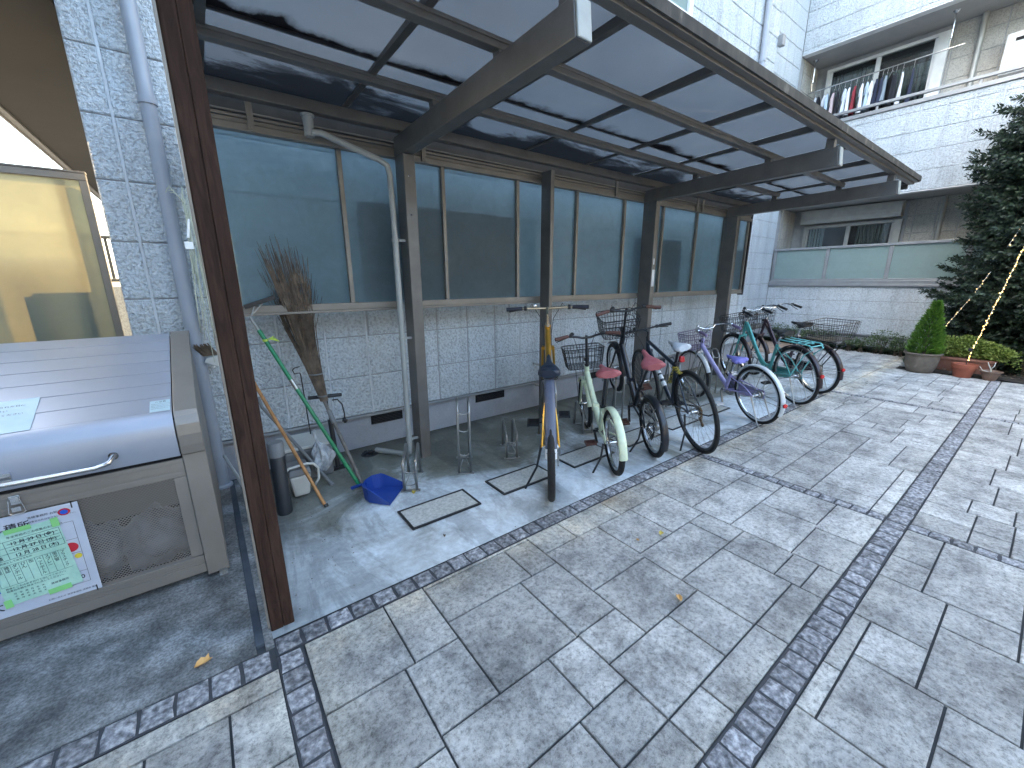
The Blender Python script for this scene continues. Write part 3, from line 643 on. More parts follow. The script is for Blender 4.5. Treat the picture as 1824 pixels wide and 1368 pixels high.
# shelter downpipe with its funnel
b=MB(); b.lathe([(.042,.0),(.042,-.012),(.036,-.014),(.030,-.07),(.030,-.13)],(.735,3.17,2.545),16); b.tube([(.745,3.155,2.44),(.80,3.15,2.445),(1.18,3.14,2.34),(1.235,3.14,2.31),(1.248,3.14,2.25),(1.255,3.14,1.8)],.021,12)
b.tube([(1.255,3.14,1.80),(1.255,3.14,.14),(1.25,3.15,.06),(1.22,3.20,.035),(1.06,3.44,.03)],.023,12)
for z in (1.80,1.05,.18): b.lathe([(.023,-.012),(.028,-.012),(.028,.012),(.023,.012)],(1.255,3.14,z),12); b.bar((1.255,3.14,z),(1.335,3.14,z),.012,.018); 
b.build('downpipe',M['pvc'],sh,smooth='auto')
# floor drain under the pipe mouth
d=MB(); d.lathe([(.0,.012),(.06,.012),(.075,.004)],(1.0,3.45,.0),16)
for i in range(9): 
    a=i*.7; d.tube([(1.0+.06*math.cos(a),3.45+.06*math.sin(a),.015),(1.0-.03*math.cos(a+1),3.45-.03*math.sin(a+.5),.03)],.006,5)
tag(d.build('floor_drain',M['black'],smooth='auto'),'black leaf-clogged drain grate at the mouth of the grey downpipe','drain')
# brown timber post
wp=thing('timber_post','brown painted timber post at the left end of the cycle shelter','post',(.078,1.86,0))
b=MB(); b.box(.030,.078,1.81,1.91,0,2.95); b.box(.0785,.122,1.811,1.909,0,2.95); b.build('shaft',M['wood'],wp,bevel=.004)
b=MB(); b.box(.020,.0285,1.80,1.85,.03,2.4); b.build('edge_angle',M['framebronze'],wp,bevel=.001)
# small pipe stub at the wall behind the yellow bicycle
b=MB(); b.tube([(3.02,3.60,.56),(3.05,3.54,.545),(3.07,3.52,.53),(3.07,3.52,0)],.016,8); b.bar((3.07,3.52,.28),(3.07,3.62,.28),.01,.02)
tag(b.build('standpipe',M['pvc'],smooth='auto'),'thin grey standpipe against the wall left of the yellow bicycle','pipe')
# ------------------------------------------------------------------ bicycles
def paint(name,c,metal=.25,dirt=.1,coat=.35): 
    return pmat(name,[(.3,tuple(x*.85 for x in c)),(.7,tuple(min(1,x*1.08) for x in c))],scale=14,rough=.33,metal=metal,coat=coat,dirt=dirt,rvar=.1)
def arc(cx,cz,r,a0,a1,n,y=0):
    return [(cx+r*math.cos(math.radians(a0+(a1-a0)*i/n)),y,cz+r*math.sin(math.radians(a0+(a1-a0)*i/n))) for i in range(n+1)]
def strap(mb,pts,w,drop,th=.0015):
    """curved mudguard: cross section arched over width w"""
    k=len(pts); sec=[(-1,-1),(-.8,-.35),(-.4,-.05),(0,0),(.4,-.05),(.8,-.35),(1,-1)]
    b=len(mb.v); c=Vector((0,0,0))
    for p in pts: c+=Vector(p)
    for i,p in enumerate(pts):
        p=Vector(p); d=(Vector(pts[min(i+1,k-1)])-Vector(pts[max(i-1,0)])).normalized(); nrm=Vector((d.z,0,-d.x))
        if nrm.dot(p-strap.c)<0: nrm=-nrm
        for off in (0,-th*1.5):
            for (a,h) in sec: mb.v.append(tuple(p+Vector((0,a*w/2,0))+nrm*(h*drop+off)))
    m=len(sec); 
    for i in range(k-1):
        for L in (0,m):
            for j in range(m-1):
                q=[b+i*2*m+L+j,b+i*2*m+L+j+1,b+(i+1)*2*m+L+j+1,b+(i+1)*2*m+L+j]; mb.face(q)
        for j in (0,m-1): mb.face((b+i*2*m+j,b+i*2*m+m+j,b+(i+1)*2*m+m+j,b+(i+1)*2*m+j))
def basket(P,r,x0,z0,lw,ww,h,mat,flare=1.2,wires=True):
    """open wire basket; x0 front-side start"""
    b=MB()
    def rect(z,s,rr):
        cx,l,w_=x0+lw/2,lw/2*s,ww/2*s; q=.03
        pts=[(cx+px,py,z) for px,py in ((l,w_-q),(l-q,w_),(-l+q,w_),(-l,w_-q),(-l,-w_+q),(-l+q,-w_),(l-q,-w_),(l,-w_+q))]
        b.tube(pts,rr*1.15,5,closed=True)
    sc=lambda t:1+(flare-1)*t
    rect(z0+h,sc(1),.0042)
    for t in (0,.33,.66,.86): rect(z0+h*t,sc(t),.0027)
    cx=x0+lw/2; n1=max(5,int(ww/.027)); n2=max(5,int(lw/.027))
    for i in range(n1+1):
        y=-ww/2+ww*i/n1
        if abs(abs(y)-ww/2)<.01: y*=.93
        b.tube([(cx-lw/2*sc(1),y*sc(1),z0+h),(cx-lw/2,y,z0),(cx+lw/2,y,z0),(cx+lw/2*sc(1),y*sc(1),z0+h)],.0026,4)
    for i in range(1,n2):
        x=-lw/2+lw*i/n2
        b.tube([(cx+x*sc(1),-ww/2*sc(1),z0+h),(cx+x,-ww/2,z0),(cx+x,ww/2,z0),(cx+x*sc(1),ww/2*sc(1),z0+h)],.0026,4)
    return b.build('basket',mat,P,local=True)
def wheel(P,cx,r,tr,rimw,mats,spin=0,rings=28,disc=False):
    rr=r-tr*1.9
    rim=MB(); prof=[(rr-.016,-rimw*.35),(rr-.004,-rimw/2),(rr+.006,-rimw/2),(rr+.002,0),(rr+.006,rimw/2),(rr-.004,rimw/2),(rr-.016,rimw*.35),(rr-.016,-rimw*.35)]
    rim.lathe(prof,(cx,0,r),48,ax='y'); wo=rim.build('wheel',mats['rim'],P,smooth='auto',local=True)
    ty=MB(); c=r-tr; prof=[]
    for i in range(11):
        a=math.radians(-135+270*i/10); prof.append((c+tr*math.cos(a),tr*math.sin(a)*.95))
    ty.lathe(prof,(cx,0,r),56,ax='y'); ty.build('tyre',mats['tyre'],wo,smooth=True,local=True)
    sp=MB(); hw=.03
    for i in range(rings):
        a=2*PI*i/rings; side=1 if i%2 else -1; off=.9*(1 if (i//2)%2 else -1)
        h=Vector((cx+.018*math.cos(a+off),side*hw,r+.018*math.sin(a+off))); e=Vector((cx+(rr-.008)*math.cos(a),side*.002,r+(rr-.008)*math.sin(a)))
        sp.tube([h,e],.0012,4,caps=False)
    sp.build('spokes',mats['spoke'],wo,local=True)
    hb=MB(); hb.lathe([(.006,-.06),(.012,-.05),(.012,-.045),(.024,-.034),(.024,-.028),(.013,-.024),(.013,.024),(.024,.028),(.024,.034),(.012,.045),(.012,.05),(.006,.06)],(cx,0,r),16,ax='y')
    hb.build('hub',mats['hub'],wo,smooth='auto',local=True)
    return wo
def saddle(P,x,z,mat,L=.26,W=.15,under=True,tilt=0,sock=.9):
    b=MB(); nu,nv=18,14
    def f(u,v):
        t=u; # 0 rear ->1 nose
        wd=W/2*(1-max(0,(t-.28))/.72*.80) if t>.28 else W/2*(.86+.14*math.sin(t/.28*PI/2))
        wd=W/2*(.20+.80/(1+math.exp((t-.46)*11))) 
        if t<.06: wd*=math.sqrt(max(.02,t/.06))*.5+.5
        if t>.93: wd*=math.sqrt(max(.05,(1-t)/.07))
        a=2*PI*v; cy=math.cos(a); sz=math.sin(a)
        hh=.016+.022*(1-t) 
        top=hh*.75 if sz>0 else hh*1.0
        yy=wd*(abs(cy)**.8)*(1 if cy>0 else -1)
        zz=(sz if sz>0 else sz)*top - .012*abs(cy)*(1-t) + .012*(t-.4)**2*2 - (.010*math.exp(-((yy/.02)**2)) if t<.25 and sz>0 else 0)
        return (x+(t-.42)*L, yy, z-.018+zz+tilt*(t-.42)*L)
    b.grid(f,nu,nv*2)
    b.poly([f(0,i/(nv*2)) for i in range(nv*2)]); b.poly([f(1,i/(nv*2)) for i in range(nv*2)][::-1])
    s=b.build('saddle',mat,P,smooth=True,local=True)
    k=MB()
    for sy in (-1,1): k.tube([(x-.09,sy*.028,z-.042),(x-.05,sy*.022,z-.06),(x+.05,sy*.02,z-.058),(x+.12,sy*.008,z-.03)],.0035,6)
    k.box(x-.025,x+.03,-.025,.025,z-.075,z-.05)
    if under:
        for sy in (-1,1):
            k.tube([(x-.095+.012*math.cos(i*.9),sy*.045+.012*math.sin(i*.9),z-.075+i*.0016) for i in range(26)],.002,4)
    k.build('rails',M['blackmetal'],s,smooth='auto',local=True)
    return s
def bike(label,X,Y,th,lean,r,wb,pitch,hs,as_,hb,ab,frame,fmat,spec):
    """rear tyre touches the ground at the local origin, +x is forward"""
    Mx=Matrix.Translation((X,Y,0))@Matrix.Rotation(th,4,'Z')@Matrix.Rotation(-lean,4,'X')@Matrix.Translation((0,0,r))@Matrix.Rotation(-pitch,4,'Y')@Matrix.Translation((0,0,-r))
    P=thing('bicycle',label,'bicycle',group='bicycles parked in the shelter',mat=Mx)
    mt=dict(rim=spec.get('rim',M['chrome']),tyre=M['rubber'],spoke=M['spoke'],hub=M['chrome'] if not spec.get('blackhub') else M['blackmetal'])
    tr=spec.get('tr',.02)
    wheel(P,0,r,tr,.022,mt,rings=spec.get('sp',32)); wheel(P,wb,r,tr,.022,mt,rings=spec.get('sp',32))
    bbx,bbz=spec.get('bb',(wb*.40,r*.80))
    ha=math.radians(spec.get('hang',70)) # steering axis angle
    # head tube line passes above front hub with rake
    hx=lambda z: wb-.045-(z-r)/math.tan(ha)
    zt=spec.get('headtop',hb-.10); zb=spec.get('headbot',max(2*r+.03,zt-.16))
    ft=spec.get('ft',.016)
    F=MB(); F.tube([(hx(zb),0,zb),(hx(zt),0,zt)],ft*1.15,12)
    st_top=(bbx+(as_-bbx)*spec.get('stf',.72),0,bbz+(hs-bbz)*spec.get('stf',.72))
    F.tube([(bbx,0,bbz),st_top],ft,12)
    if frame=='diamond':
        F.tube([(hx(zt-.03),0,zt-.03),(st_top[0]+.012,0,st_top[2]-.03)],ft,12); F.tube([(hx(zb+.02),0,zb+.02),(bbx,0,bbz)],ft*1.2,12)
    elif frame=='curve2':
        for o,dz in ((.0,0),(.0,-.085)):
            p0=Vector((hx(zt-.03+dz*.6),0,zt-.03+dz*.6)); m1=p0+Vector((-.07,0,.02 if dz==0 else -.01)); m2=Vector((bbx+.22+dz*.5,0,bbz+.18+dz*.6)); m3=Vector((bbx+.10,0,bbz+.06+dz*.4)); e=Vector((bbx-.02 if dz==0 else bbx,0,bbz+.10 if dz==0 else bbz+.01))
            pts=[]
            ctrl=[p0,m1,m2,m3,e]
            for i in range(13):
                t=i/12; c=ctrl[:]
                while len(c)>1: c=[a.lerp(b_,t) for a,b_ in zip(c,c[1:])]
                pts.append(c[0])
            F.tube(pts,ft*.92,10)
    else: # low single tube
        p0=Vector((hx(zb+.03),0,zb+.03)); e=Vector((bbx-.015,0,bbz+.045)); mid=p0.lerp(e,.55)+Vector((-.02,0,spec.get('sag',-.03)))
        pts=[]
        for i in range(11):
            t=i/10; pts.append(p0.lerp(mid,t).lerp(mid.lerp(e,t),t))
        F.tube(pts,ft*1.35,12)
        if spec.get('fold'): q=pts[6]; F.box(q[0]-.03,q[0]+.03,-.028,.028,q[2]-.035,q[2]+.035)
        if spec.get('twin'): F.tube([(hx(zt-.02),0,zt-.02),(bbx-.01,0,bbz+.13)],ft*.8,10)
    for sy in (-1,1):
        F.tube([(bbx-.02,sy*.02,bbz),(.10,sy*.052,r+.01),(0,sy*.060,r)],.009,8)
        F.tube([(st_top[0],sy*.012,st_top[2]-.05),(.08+.04,sy*.045,(st_top[2]-.05)*.55+r*.45) ,(0,sy*.060,r)],.007,8)
    fo=F.build('frame',fmat,P,smooth='auto',local=True)
    if spec.get('stripe'):
        k=MB(); a=Vector((hx(zb+.02),0,zb+.02)); c=Vector((bbx,0,bbz))
        for t0,t1 in ((.30,.36),(.39,.50),(.53,.60),(.64,.72)):
            k.tube([a.lerp(c,t0),a.lerp(c,t1)],ft*1.2+.0008,12,caps=False)
        k.build('lettering_patch',M['white'],fo,local=True)
    # bottom bracket shell, fork
    fk=MB(); fm=spec.get('forkmat',fmat)
    fk.tube([(hx(zb),0,zb-.005),(hx(2*r+.02),0,2*r+.02)],ft*.9,10)
    crown=(hx(2*r+.015),0,2*r+.015)
    fk.box(crown[0]-.018,crown[0]+.018,-.05,.05,crown[2]-.015,crown[2]+.012)
    for sy in (-1,1): fk.tube([(crown[0],sy*.045,crown[2]),(hx(r+.12)+.005,sy*.055,r+.12),(wb,sy*.058,r)],[.012,.011,.007],8)
    fk.build('fork',fm,P,smooth='auto',local=True)
    # seat post
    k=MB(); k.tube([st_top,(as_-.0,0,hs-.055)],.0125,10); k.lathe([(.014,-.012),(.021,-.012),(.021,.012),(.014,.012)],(st_top[0],0,st_top[2]),12); k.box(st_top[0]-.03,st_top[0],-.02,.02,st_top[2]-.01,st_top[2]+.008)
    k.build('seat_post',spec.get('post',M['chrome']),P,smooth='auto',local=True)
    saddle(P,as_,hs+.01,spec['sad'],L=spec.get('sL',.27),W=spec.get('sW',.19),tilt=spec.get('tilt',0))
    # stem + handlebar
    bx,bz=wb-ab,hb
    h=MB(); w_=spec.get('bw',.30); bt=spec.get('bar','flat')
    h.tube([(hx(zt),0,zt-.02),(hx(zt+.02),0,zt+.02),(bx+.005,0,bz-.02) if bt!='flat' else (hx(bz-.01),0,bz-.01),(bx,0,bz)],.0125,10)
    h.lathe([(.014,-.02),(.02,-.018),(.02,.018),(.014,.02)],(hx(zt),0,zt+.004),12)
    if bt=='flat': path=[(bx-.02,w_,bz+.005),(bx-.012,w_*.5,bz+.008),(bx,.04,bz),(bx,-.04,bz),(bx-.012,-w_*.5,bz+.008),(bx-.02,-w_,bz+.005)]
    elif bt=='riser': path=[(bx-.06,w_,bz+.0),(bx-.03,w_*.6,bz+.012),(bx,w_*.3,bz-.005),(bx,.04,bz-.02),(bx,-.04,bz-.02),(bx,-w_*.3,bz-.005),(bx-.03,-w_*.6,bz+.012),(bx-.06,-w_,bz+.0)]
    else: path=[(bx-.24,w_,bz-.03),(bx-.12,w_*1.0,bz+.0),(bx-.02,w_*.85,bz+.015),(bx+.03,w_*.5,bz+.01),(bx,.05,bz-.015),(bx,-.05,bz-.015),(bx+.03,-w_*.5,bz+.01),(bx-.02,-w_*.85,bz+.015),(bx-.12,-w_*1.0,bz+.0),(bx-.24,-w_,bz-.03)]
    h.tube(path,.011,10); ho=h.build('handlebar',spec.get('barmat',M['chrome']),P,smooth='auto',local=True)
    for sy,e0,e1 in ((1,path[0],path[1]),(-1,path[-1],path[-2])):
        a=Vector(e0); d=(Vector(e1)-a).normalized(); gl=.125 if bt!='swept' else .12
        gp=MB(); gp.tube([a-d*.004,a,a+d*.02,a+d*gl,a+d*(gl+.006)],[.012,.0175,.0165,.0165,.013],10); gp.build('grip',spec.get('grip',M['black']),ho,smooth='auto',local=True)
        lv=MB(); q=a+d*(gl+.03); lv.lathe([(.013,-.012),(.019,-.01),(.019,.01),(.013,.012)],q,10,ax='y'); 
        lv.tube([q,q+Vector((.035,0,-.012)),a+d*.05+Vector((.045,0,-.03)),a+d*.015+Vector((.045,0,-.035))],[.008,.006,.005,.005],6); lv.build('brake_lever',spec.get('lever',M['black']),ho,smooth='auto',local=True)
    bl=MB(); q=Vector(path[1 if bt!='swept' else 2]).lerp(Vector(path[2 if bt!='swept' else 3]),.5); 
    bl.lathe([(.0,.028),(.010,.026),(.018,.018),(.020,.008),(.020,0),(.004,0),(.004,-.02)],q+Vector((0,0,.014)),12); bl.build('bell',M['chrome'] if spec.get('chromebell') else M['black'],ho,smooth=True,local=True)
    cb=MB()
    for sy in (-1,1):
        a=Vector((bx-.0,sy*w_*.45,bz)); cb.tube([a,a+Vector((.09,-sy*.02,.015)),Vector((hx(zb)+.09,sy*.05,(bz+zb)/2+.02)),Vector((hx(zb)+.03,sy*.03,zb+.02)),Vector((crown[0]+.02,sy*.03,crown[2]+.0))],.0026,5)
    cb.build('brake_cable',M['black'],ho,smooth=True,local=True)
    # crank set
    cr=MB(); cr.lathe([(.0,-.05),(.02,-.05),(.02,.05),(0,.05)],(bbx,0,bbz),12,ax='y')
    nt=spec.get('ring',.09)
    cr.lathe([(nt*.62,-.048),(nt,-.047),(nt,-.043),(nt*.62,-.042),(nt*.62,-.048)],(bbx,0,bbz),40,ax='y')
    for i in range(5): a=i*2*PI/5; cr.bar((bbx,-.045,bbz),(bbx+nt*.8*math.cos(a),-.045,bbz+nt*.8*math.sin(a)),.003,.014,up=(0,1,0))
    ca=math.radians(spec.get('ca',20)); 
    for sy,s in ((-1,1),(1,-1)): cr.bar((bbx,sy*.058,bbz),(bbx+s*.155*math.cos(ca),sy*.07,bbz+s*.155*math.sin(ca)),.012,.02,up=(0,1,0))
    co=cr.build('crank',spec.get('crankmat',M['spoke']),P,smooth='auto',local=True)
    for sy,s in ((-1,1),(1,-1)):
        px,pz=bbx+s*.155*math.cos(ca),bbz+s*.155*math.sin(ca); pd=MB(); pd.tube([(px,sy*.06,pz),(px,sy*.168,pz)],.007,6)
        pd.box(px-.042,px+.042,sy*.085-.006,sy*.085+.006,pz-.011,pz+.011); pd.box(px-.042,px+.042,sy*.165-.006,sy*.165+.006,pz-.011,pz+.011)
        y0,y1=sorted((sy*.091,sy*.159)); 
        for q in (-.040,-.014,.014,.034): pd.box(px+q,px+q+.008,y0,y1,pz-.010,pz+.010)
        pd.build('pedal',spec.get('pedal',M['black']),co,local=True)
    ch=MB(); 
    for zs in (1,-1): ch.tube([(0,-.046,r+zs*.032),(bbx,-.046,bbz+zs*nt)],.0042,5)
    cz=[(.0,-.054),(.035,-.052),(.036,-.044),(.028,-.038),(.044,-.036),(.044,-.032),(.0,-.03)]; ch.lathe(cz,(0,0,r),22,ax='y')
    if spec.get('mech'):
        ch.lathe([(.0,-.058),(.022,-.057),(.022,-.047),(0,-.046)],(.02,0,r-.09),12,ax='y'); ch.bar((0,-.06,r),(.02,-.062,r-.09),.010,.018,up=(0,1,0)); ch.lathe([(.0,-.056),(.020,-.055),(.020,-.047),(0,-.046)],(-.01,0,r-.135),12,ax='y'); ch.bar((.02,-.052,r-.09),(-.01,-.052,r-.135),.008,.016,up=(0,1,0))
    ch.build('chain_gear',spec.get('gearmat',M['spoke']),P,smooth='auto',local=True)
    if spec.get('guard'):
        gg=MB(); gg.hexa([(-.03,-.066,r-.05),(bbx+nt+.02,-.066,bbz-nt*.9),(bbx+nt+.02,-.060,bbz-nt*.9),(-.03,-.060,r-.05),(-.03,-.066,r+.045),(bbx+nt+.02,-.066,bbz+nt*1.05),(bbx+nt+.02,-.060,bbz+nt*1.05),(-.03,-.060,r+.045)]); gg.build('chain_guard',spec['guard'],P,bevel=.012,local=True)
    # mudguards
    if spec.get('fen'):
        a0,a1=spec.get('fr',(20,195)); strap.c=Vector((0,0,r)); m=MB(); pts=arc(0,r,r+.022,a0,a1,26); strap(m,pts,tr*2+.014,.014); fe=m.build('mudguard',spec['fen'],P,smooth='auto',local=True)
        k=MB()
        for sy in (-1,1):
            e=arc(0,r,r+.02,a1-20,a1-20,1)[0]; k.tube([(0,sy*.06,r),(e[0],sy*(tr+.012),e[2])],.0025,5)
            e=arc(0,r,r+.02,110,110,1)[0]; k.tube([(0,sy*.06,r),(e[0],sy*(tr+.012),e[2])],.0025,5)
        k.build('stay',M['spoke'],fe,local=True)
        if spec.get('reflector'):
            e=arc(0,r,r+.022,a1-spec.get('refa',22),a1,1)[0]; q=MB(); q.lathe([(0,-.0),(.020,.0),(.023,.005),(.021,.016),(0,.020)],(0,0,0),16)
            q.v=[(e[0]-v[2]-.004,v[1],e[2]+v[0]) for v in q.v]; q.build('reflector',M['red'],fe,smooth='auto',local=True)
        if spec.get('ffen',True):
            strap.c=Vector((wb,0,r)); m=MB(); strap(m,arc(wb,r,r+.022,*spec.get('ff',(40,170)),20),tr*2+.02,.014); m.build('mudguard',spec['fen'],P,smooth='auto',local=True)
    if spec.get('clipfen'):
        strap.c=Vector((0,0,r-.2)); m=MB(); pts=[Vector((as_-.06,0,r*2+.10)),Vector((as_-.16,0,r*2+.085)),Vector((-.02,0,r*2+.05)),Vector((-.14,0,r*2-.0)),Vector((-.25,0,r*2-.10)),Vector((-.31,0,r*2-.20))]
        strap(m,pts,.070,.018); fe=m.build('mudguard',spec['clipfen'],P,smooth=True,local=True); q=MB(); strap(q,[Vector((-.300,0,r*2-.175)),Vector((-.322,0,r*2-.235))],.074,.020); q.build('tip',M['white'],fe,smooth='auto',local=True)
    if spec.get('light'):
        q=MB(); q.box(as_-.075,as_-.035,-.02,.02,hs-.155,hs-.10); q.build('rear_light',M['red'],P,bevel=.008,local=True)
    if spec.get('basket'):
        l,ww,hh=spec.get('bdim',(.24,.33,.20)); bz0=spec.get('bz',zt-.20+.02); bx0=spec.get('bx',hx(zt)+.06)
        bo=basket(P,r,bx0,bz0,l,ww,hh,spec['basket'],spec.get('flare',1.18)); k=MB()
        for sy in (-1,1): k.tube([(wb,sy*.066,r),(bx0+.06,sy*.09,bz0-.005)],.003,5)
        k.box(bx0-.06,bx0-.002,-.02,.02,bz0+hh*.45,bz0+hh*.6); k.build('bracket',M['blackmetal'],bo,local=True)
    if spec.get('carrier'):
        cz=2*r+.075; k=MB(); y=.075
        k.tube([(as_-.05,y,cz),(-.26,y,cz-.005),(-.30,y*.9,cz-.02),(-.30,-y*.9,cz-.02),(-.26,-y,cz-.005),(as_-.05,-y,cz)],.0075,8)
        for x in (.0,-.1,-.2): k.tube([(x,-y,cz),(x,y,cz)],.004,6)
        k.box(-.25,as_-.06,-.012,.012,cz-.003,cz+.005)
        for sy in (-1,1):
            k.tube([(0,sy*.066,r+.02),(-.20,sy*.064,cz-.13),(-.315,sy*.062,cz-.05),(-.27,sy*.07,cz-.004)],.0075,8)
        k.build('carrier',spec['carrier'],P,smooth='auto',local=True)
    if spec.get('rbasket'):
        l,ww,hh=.40,.30,.21; basket(P,r,as_-.62,2*r+.10,l,ww,hh,M['blackmetal'],1.22)
    if spec.get('kick'):
        k=MB(); kx=spec['kick']
        if kx=='side': k.tube([(.06,.065,r-.03),(.02,.10,r*.5),(-.005+spec.get('kdx',0),.19+spec.get('kdy',0),.012+math.tan(lean)*(-.19))],[.010,.008,.009],8)
        else:
            k.tube([(0,.075,r),(-.10,.085,.03),(-.12,.085,.012),(-.12,-.085,.012),(-.10,-.085,.03),(0,-.075,r)],.007,8)
        k.build('kickstand',M['spoke'] if kx!='side' or not spec.get('kblack') else M['blackmetal'],P,smooth='auto',local=True)
    if spec.get('lock'):
        k=MB(); cx_,cz_=-.10,r*1.25
        for i in range(3): k.tube([(cx_+(.055+.006*i)*math.cos(a/14*2*PI)-.02*i,.05+.012*i+.01*math.sin(a),cz_+(.05+.004*i)*math.sin(a/14*2*PI)) for a in range(14)],.0045,6,closed=True)
        k.build('cable_lock',M['black'],P,smooth='auto',local=True)
    if spec.get('spiral'):
        k=MB(); n=70; a=Vector((st_top[0],0,st_top[2]-.03)); c=Vector((bbx+.02,0,bbz+.20))
        pts=[a.lerp(c,i/n)+Vector((.024*math.cos(i*1.1),.024*math.sin(i*1.1),0)) for i in range(n)]
        k.tube(pts,.004,5); a2=Vector((0.10,.03,r+.34)); k.tube([a.lerp(a2,i/n)+Vector((.022*math.cos(i*1.1),.022*math.sin(i*1.1)+.02,0)) for i in range(n)],.004,5)
        k.build('chain_lock',M['yellowblack'],P,smooth='auto',local=True)
    return P
M['red']=pmat('red_reflector',(.55,.015,.02),scale=60,rough=.2,coat=.6,bump=.3,bscale=200)
M['gold']=paint('gold_anodised',(.78,.42,.07),metal=.9,dirt=0,coat=.2)
M['cream']=paint('cream_paint',(.72,.80,.58),metal=0,dirt=.05)
M['bkpaint']=paint('black_frame_paint',(.012,.013,.018),metal=.1,dirt=0)
M['navy']=paint('dark_navy_paint',(.02,.028,.045),metal=.1,dirt=0)
M['lav']=paint('lavender_paint',(.36,.34,.60),metal=.1,dirt=.1)
M['teal']=paint('teal_paint',(.10,.42,.40),metal=.15,dirt=.15)
M['mint']=paint('mint_paint',(.20,.62,.62),metal=.1,dirt=.05)
M['plum']=paint('plum_paint',(.06,.035,.05),metal=.2,dirt=.15)
M['plumf']=paint('plum_mudguard',(.022,.010,.014),metal=.2,dirt=0)
M['pinks']=pmat('dusty_red_saddle',[(.3,(.33,.085,.095)),(.7,(.43,.13,.14))],scale=8,rough=.5,bump=.15,bscale=90)
M['navys']=pmat('navy_saddle',[(.3,(.010,.018,.035)),(.7,(.02,.03,.05))],scale=8,rough=.42,bump=.12,bscale=90)
M['lavs']=pmat('lavender_saddle',(.22,.22,.62),scale=8,rough=.4,bump=.1,bscale=70,dirt=.1)
M['whites']=pmat('white_saddle',(.62,.66,.72),scale=8,rough=.45,dirt=.1)
M['bks']=pmat('black_saddle',(.016,.017,.018),scale=8,rough=.42,bump=.15,bscale=90)
M['brown']=pmat('brown_grip',[(.3,(.10,.045,.035)),(.7,(.15,.07,.055))],scale=10,rough=.6,bump=.3,bscale=120)
M['ltgold']=pmat('champagne_bar',(.72,.58,.40),scale=12,rough=.25,metal=.9)
M['wfen']=paint('white_mudguard',(.66,.70,.72),metal=.1,dirt=.15)
M['slatefen']=pmat('slate_clip_mudguard',[(.3,(.075,.085,.125)),(.7,(.12,.135,.185))],scale=4,rough=.4)
M['lavb']=pmat('mauve_basket',(.17,.13,.22),scale=8,rough=.5)
M['yellowblack']=pmat('yellow_black_cord',[(.48,(.02,.02,.015)),(.52,(.45,.36,.04))],scale=60,rough=.6)
M['rust']=pmat('rusty_gear',[(.35,(.06,.05,.04)),(.6,(.20,.12,.05))],scale=40,rough=.7,metal=.4)
M['lavgrip']=pmat('mauve_grip',(.20,.15,.27),scale=10,rough=.6)
rad=math.radians
bike('gold hybrid bicycle with dark navy saddle and slate mudguard, leftmost of the bicycles',1.81,1.94,.849,.036,.37,1.10,.215,.895,.23,1.09,.15,'diamond',M['gold'],
     dict(rim=M['blackmetal'],tr=.026,sad=M['navys'],clipfen=M['slatefen'],bar='flat',bw=.335,barmat=M['ltgold'],grip=pmat('blue_black_grip',(.02,.022,.035),rough=.6),kick='side',kblack=1,mech=1,ft=.022,headbot=.86,headtop=.98,ca=-20,pedal=M['black'],bb=(.45,.33),sW=.155,sL=.29,chromebell=1,post=M['black'],stf=.74))
bike('cream folding bicycle with dusty red saddle and wire front basket, beside the gold bicycle',2.452,1.893,.961,.097,.262,1.045,.003,.82,.145,1.0,.235,'low',M['cream'],
     dict(rim=M['chrome'],tr=.024,sad=M['pinks'],fen=M['cream'],fr=(35,186),bar='riser',bw=.30,barmat=M['blackmetal'],grip=M['brown'],basket=M['blackmetal'],kick='side',kblack=1,ft=.021,fold=1,post=M['blackmetal'],headtop=.70,headbot=.60,bz=.655,pedal=M['brown'],stf=.42,sag=-.05,hang=72,sp=28,crankmat=M['blackmetal'],ring=.08,sW=.2))
bike('black folding bicycle with dusty red saddle and a coiled lock on its rear mudguard',2.984,1.905,.984,.111,.265,1.05,.31,.84,.185,1.035,.24,'low',M['bkpaint'],
     dict(rim=M['chrome'],tr=.024,sad=M['pinks'],fen=M['bkpaint'],fr=(35,186),bar='riser',bw=.30,barmat=M['blackmetal'],grip=M['brown'],basket=M['blackmetal'],kick='side',kblack=1,ft=.021,fold=1,post=M['blackmetal'],headtop=.72,headbot=.60,bz=.68,pedal=M['brown'],stf=.42,hang=72,lock=1,sp=28,crankmat=M['blackmetal'],ring=.08,sW=.2,ca=60))
bike('black sports bicycle with white saddle, red rear light and yellow-black chain lock',3.40,1.715,.997,.20,.378,1.13,.0,.96,.205,1.0,.14,'diamond',M['navy'],
     dict(rim=M['blackmetal'],tr=.019,sad=M['whites'],bar='flat',bw=.30,barmat=M['blackmetal'],grip=M['black'],kick='side',kblack=1,mech=1,ft=.018,post=M['black'],headtop=.92,headbot=.80,light=1,spiral=1,stripe=1,gearmat=M['rust'],bb=(.45,.32),sW=.15,sL=.29,stf=.70,crankmat=M['blackmetal'],ca=-30))
bike('small lavender and white child bicycle with mauve basket and red reflector on a white mudguard',4.60,1.725,1.151,.15,.315,1.06,.0,.67,.30,.965,.33,'low',M['lav'],
     dict(rim=M['chrome'],tr=.019,sad=M['lavs'],fen=M['wfen'],fr=(30,205),ff=(50,165),bar='swept',bw=.22,grip=M['lavgrip'],basket=M['lavb'],kick='stand',ft=.019,headtop=.83,headbot=.70,reflector=1,bz=.68,bdim=(.22,.28,.19),guard=M['lav'],pedal=M['white'],stf=.55,sag=-.04,lever=M['chrome'],forkmat=M['chrome'],ca=80,bb=(.46,.27),sW=.18,sL=.24,chromebell=1))
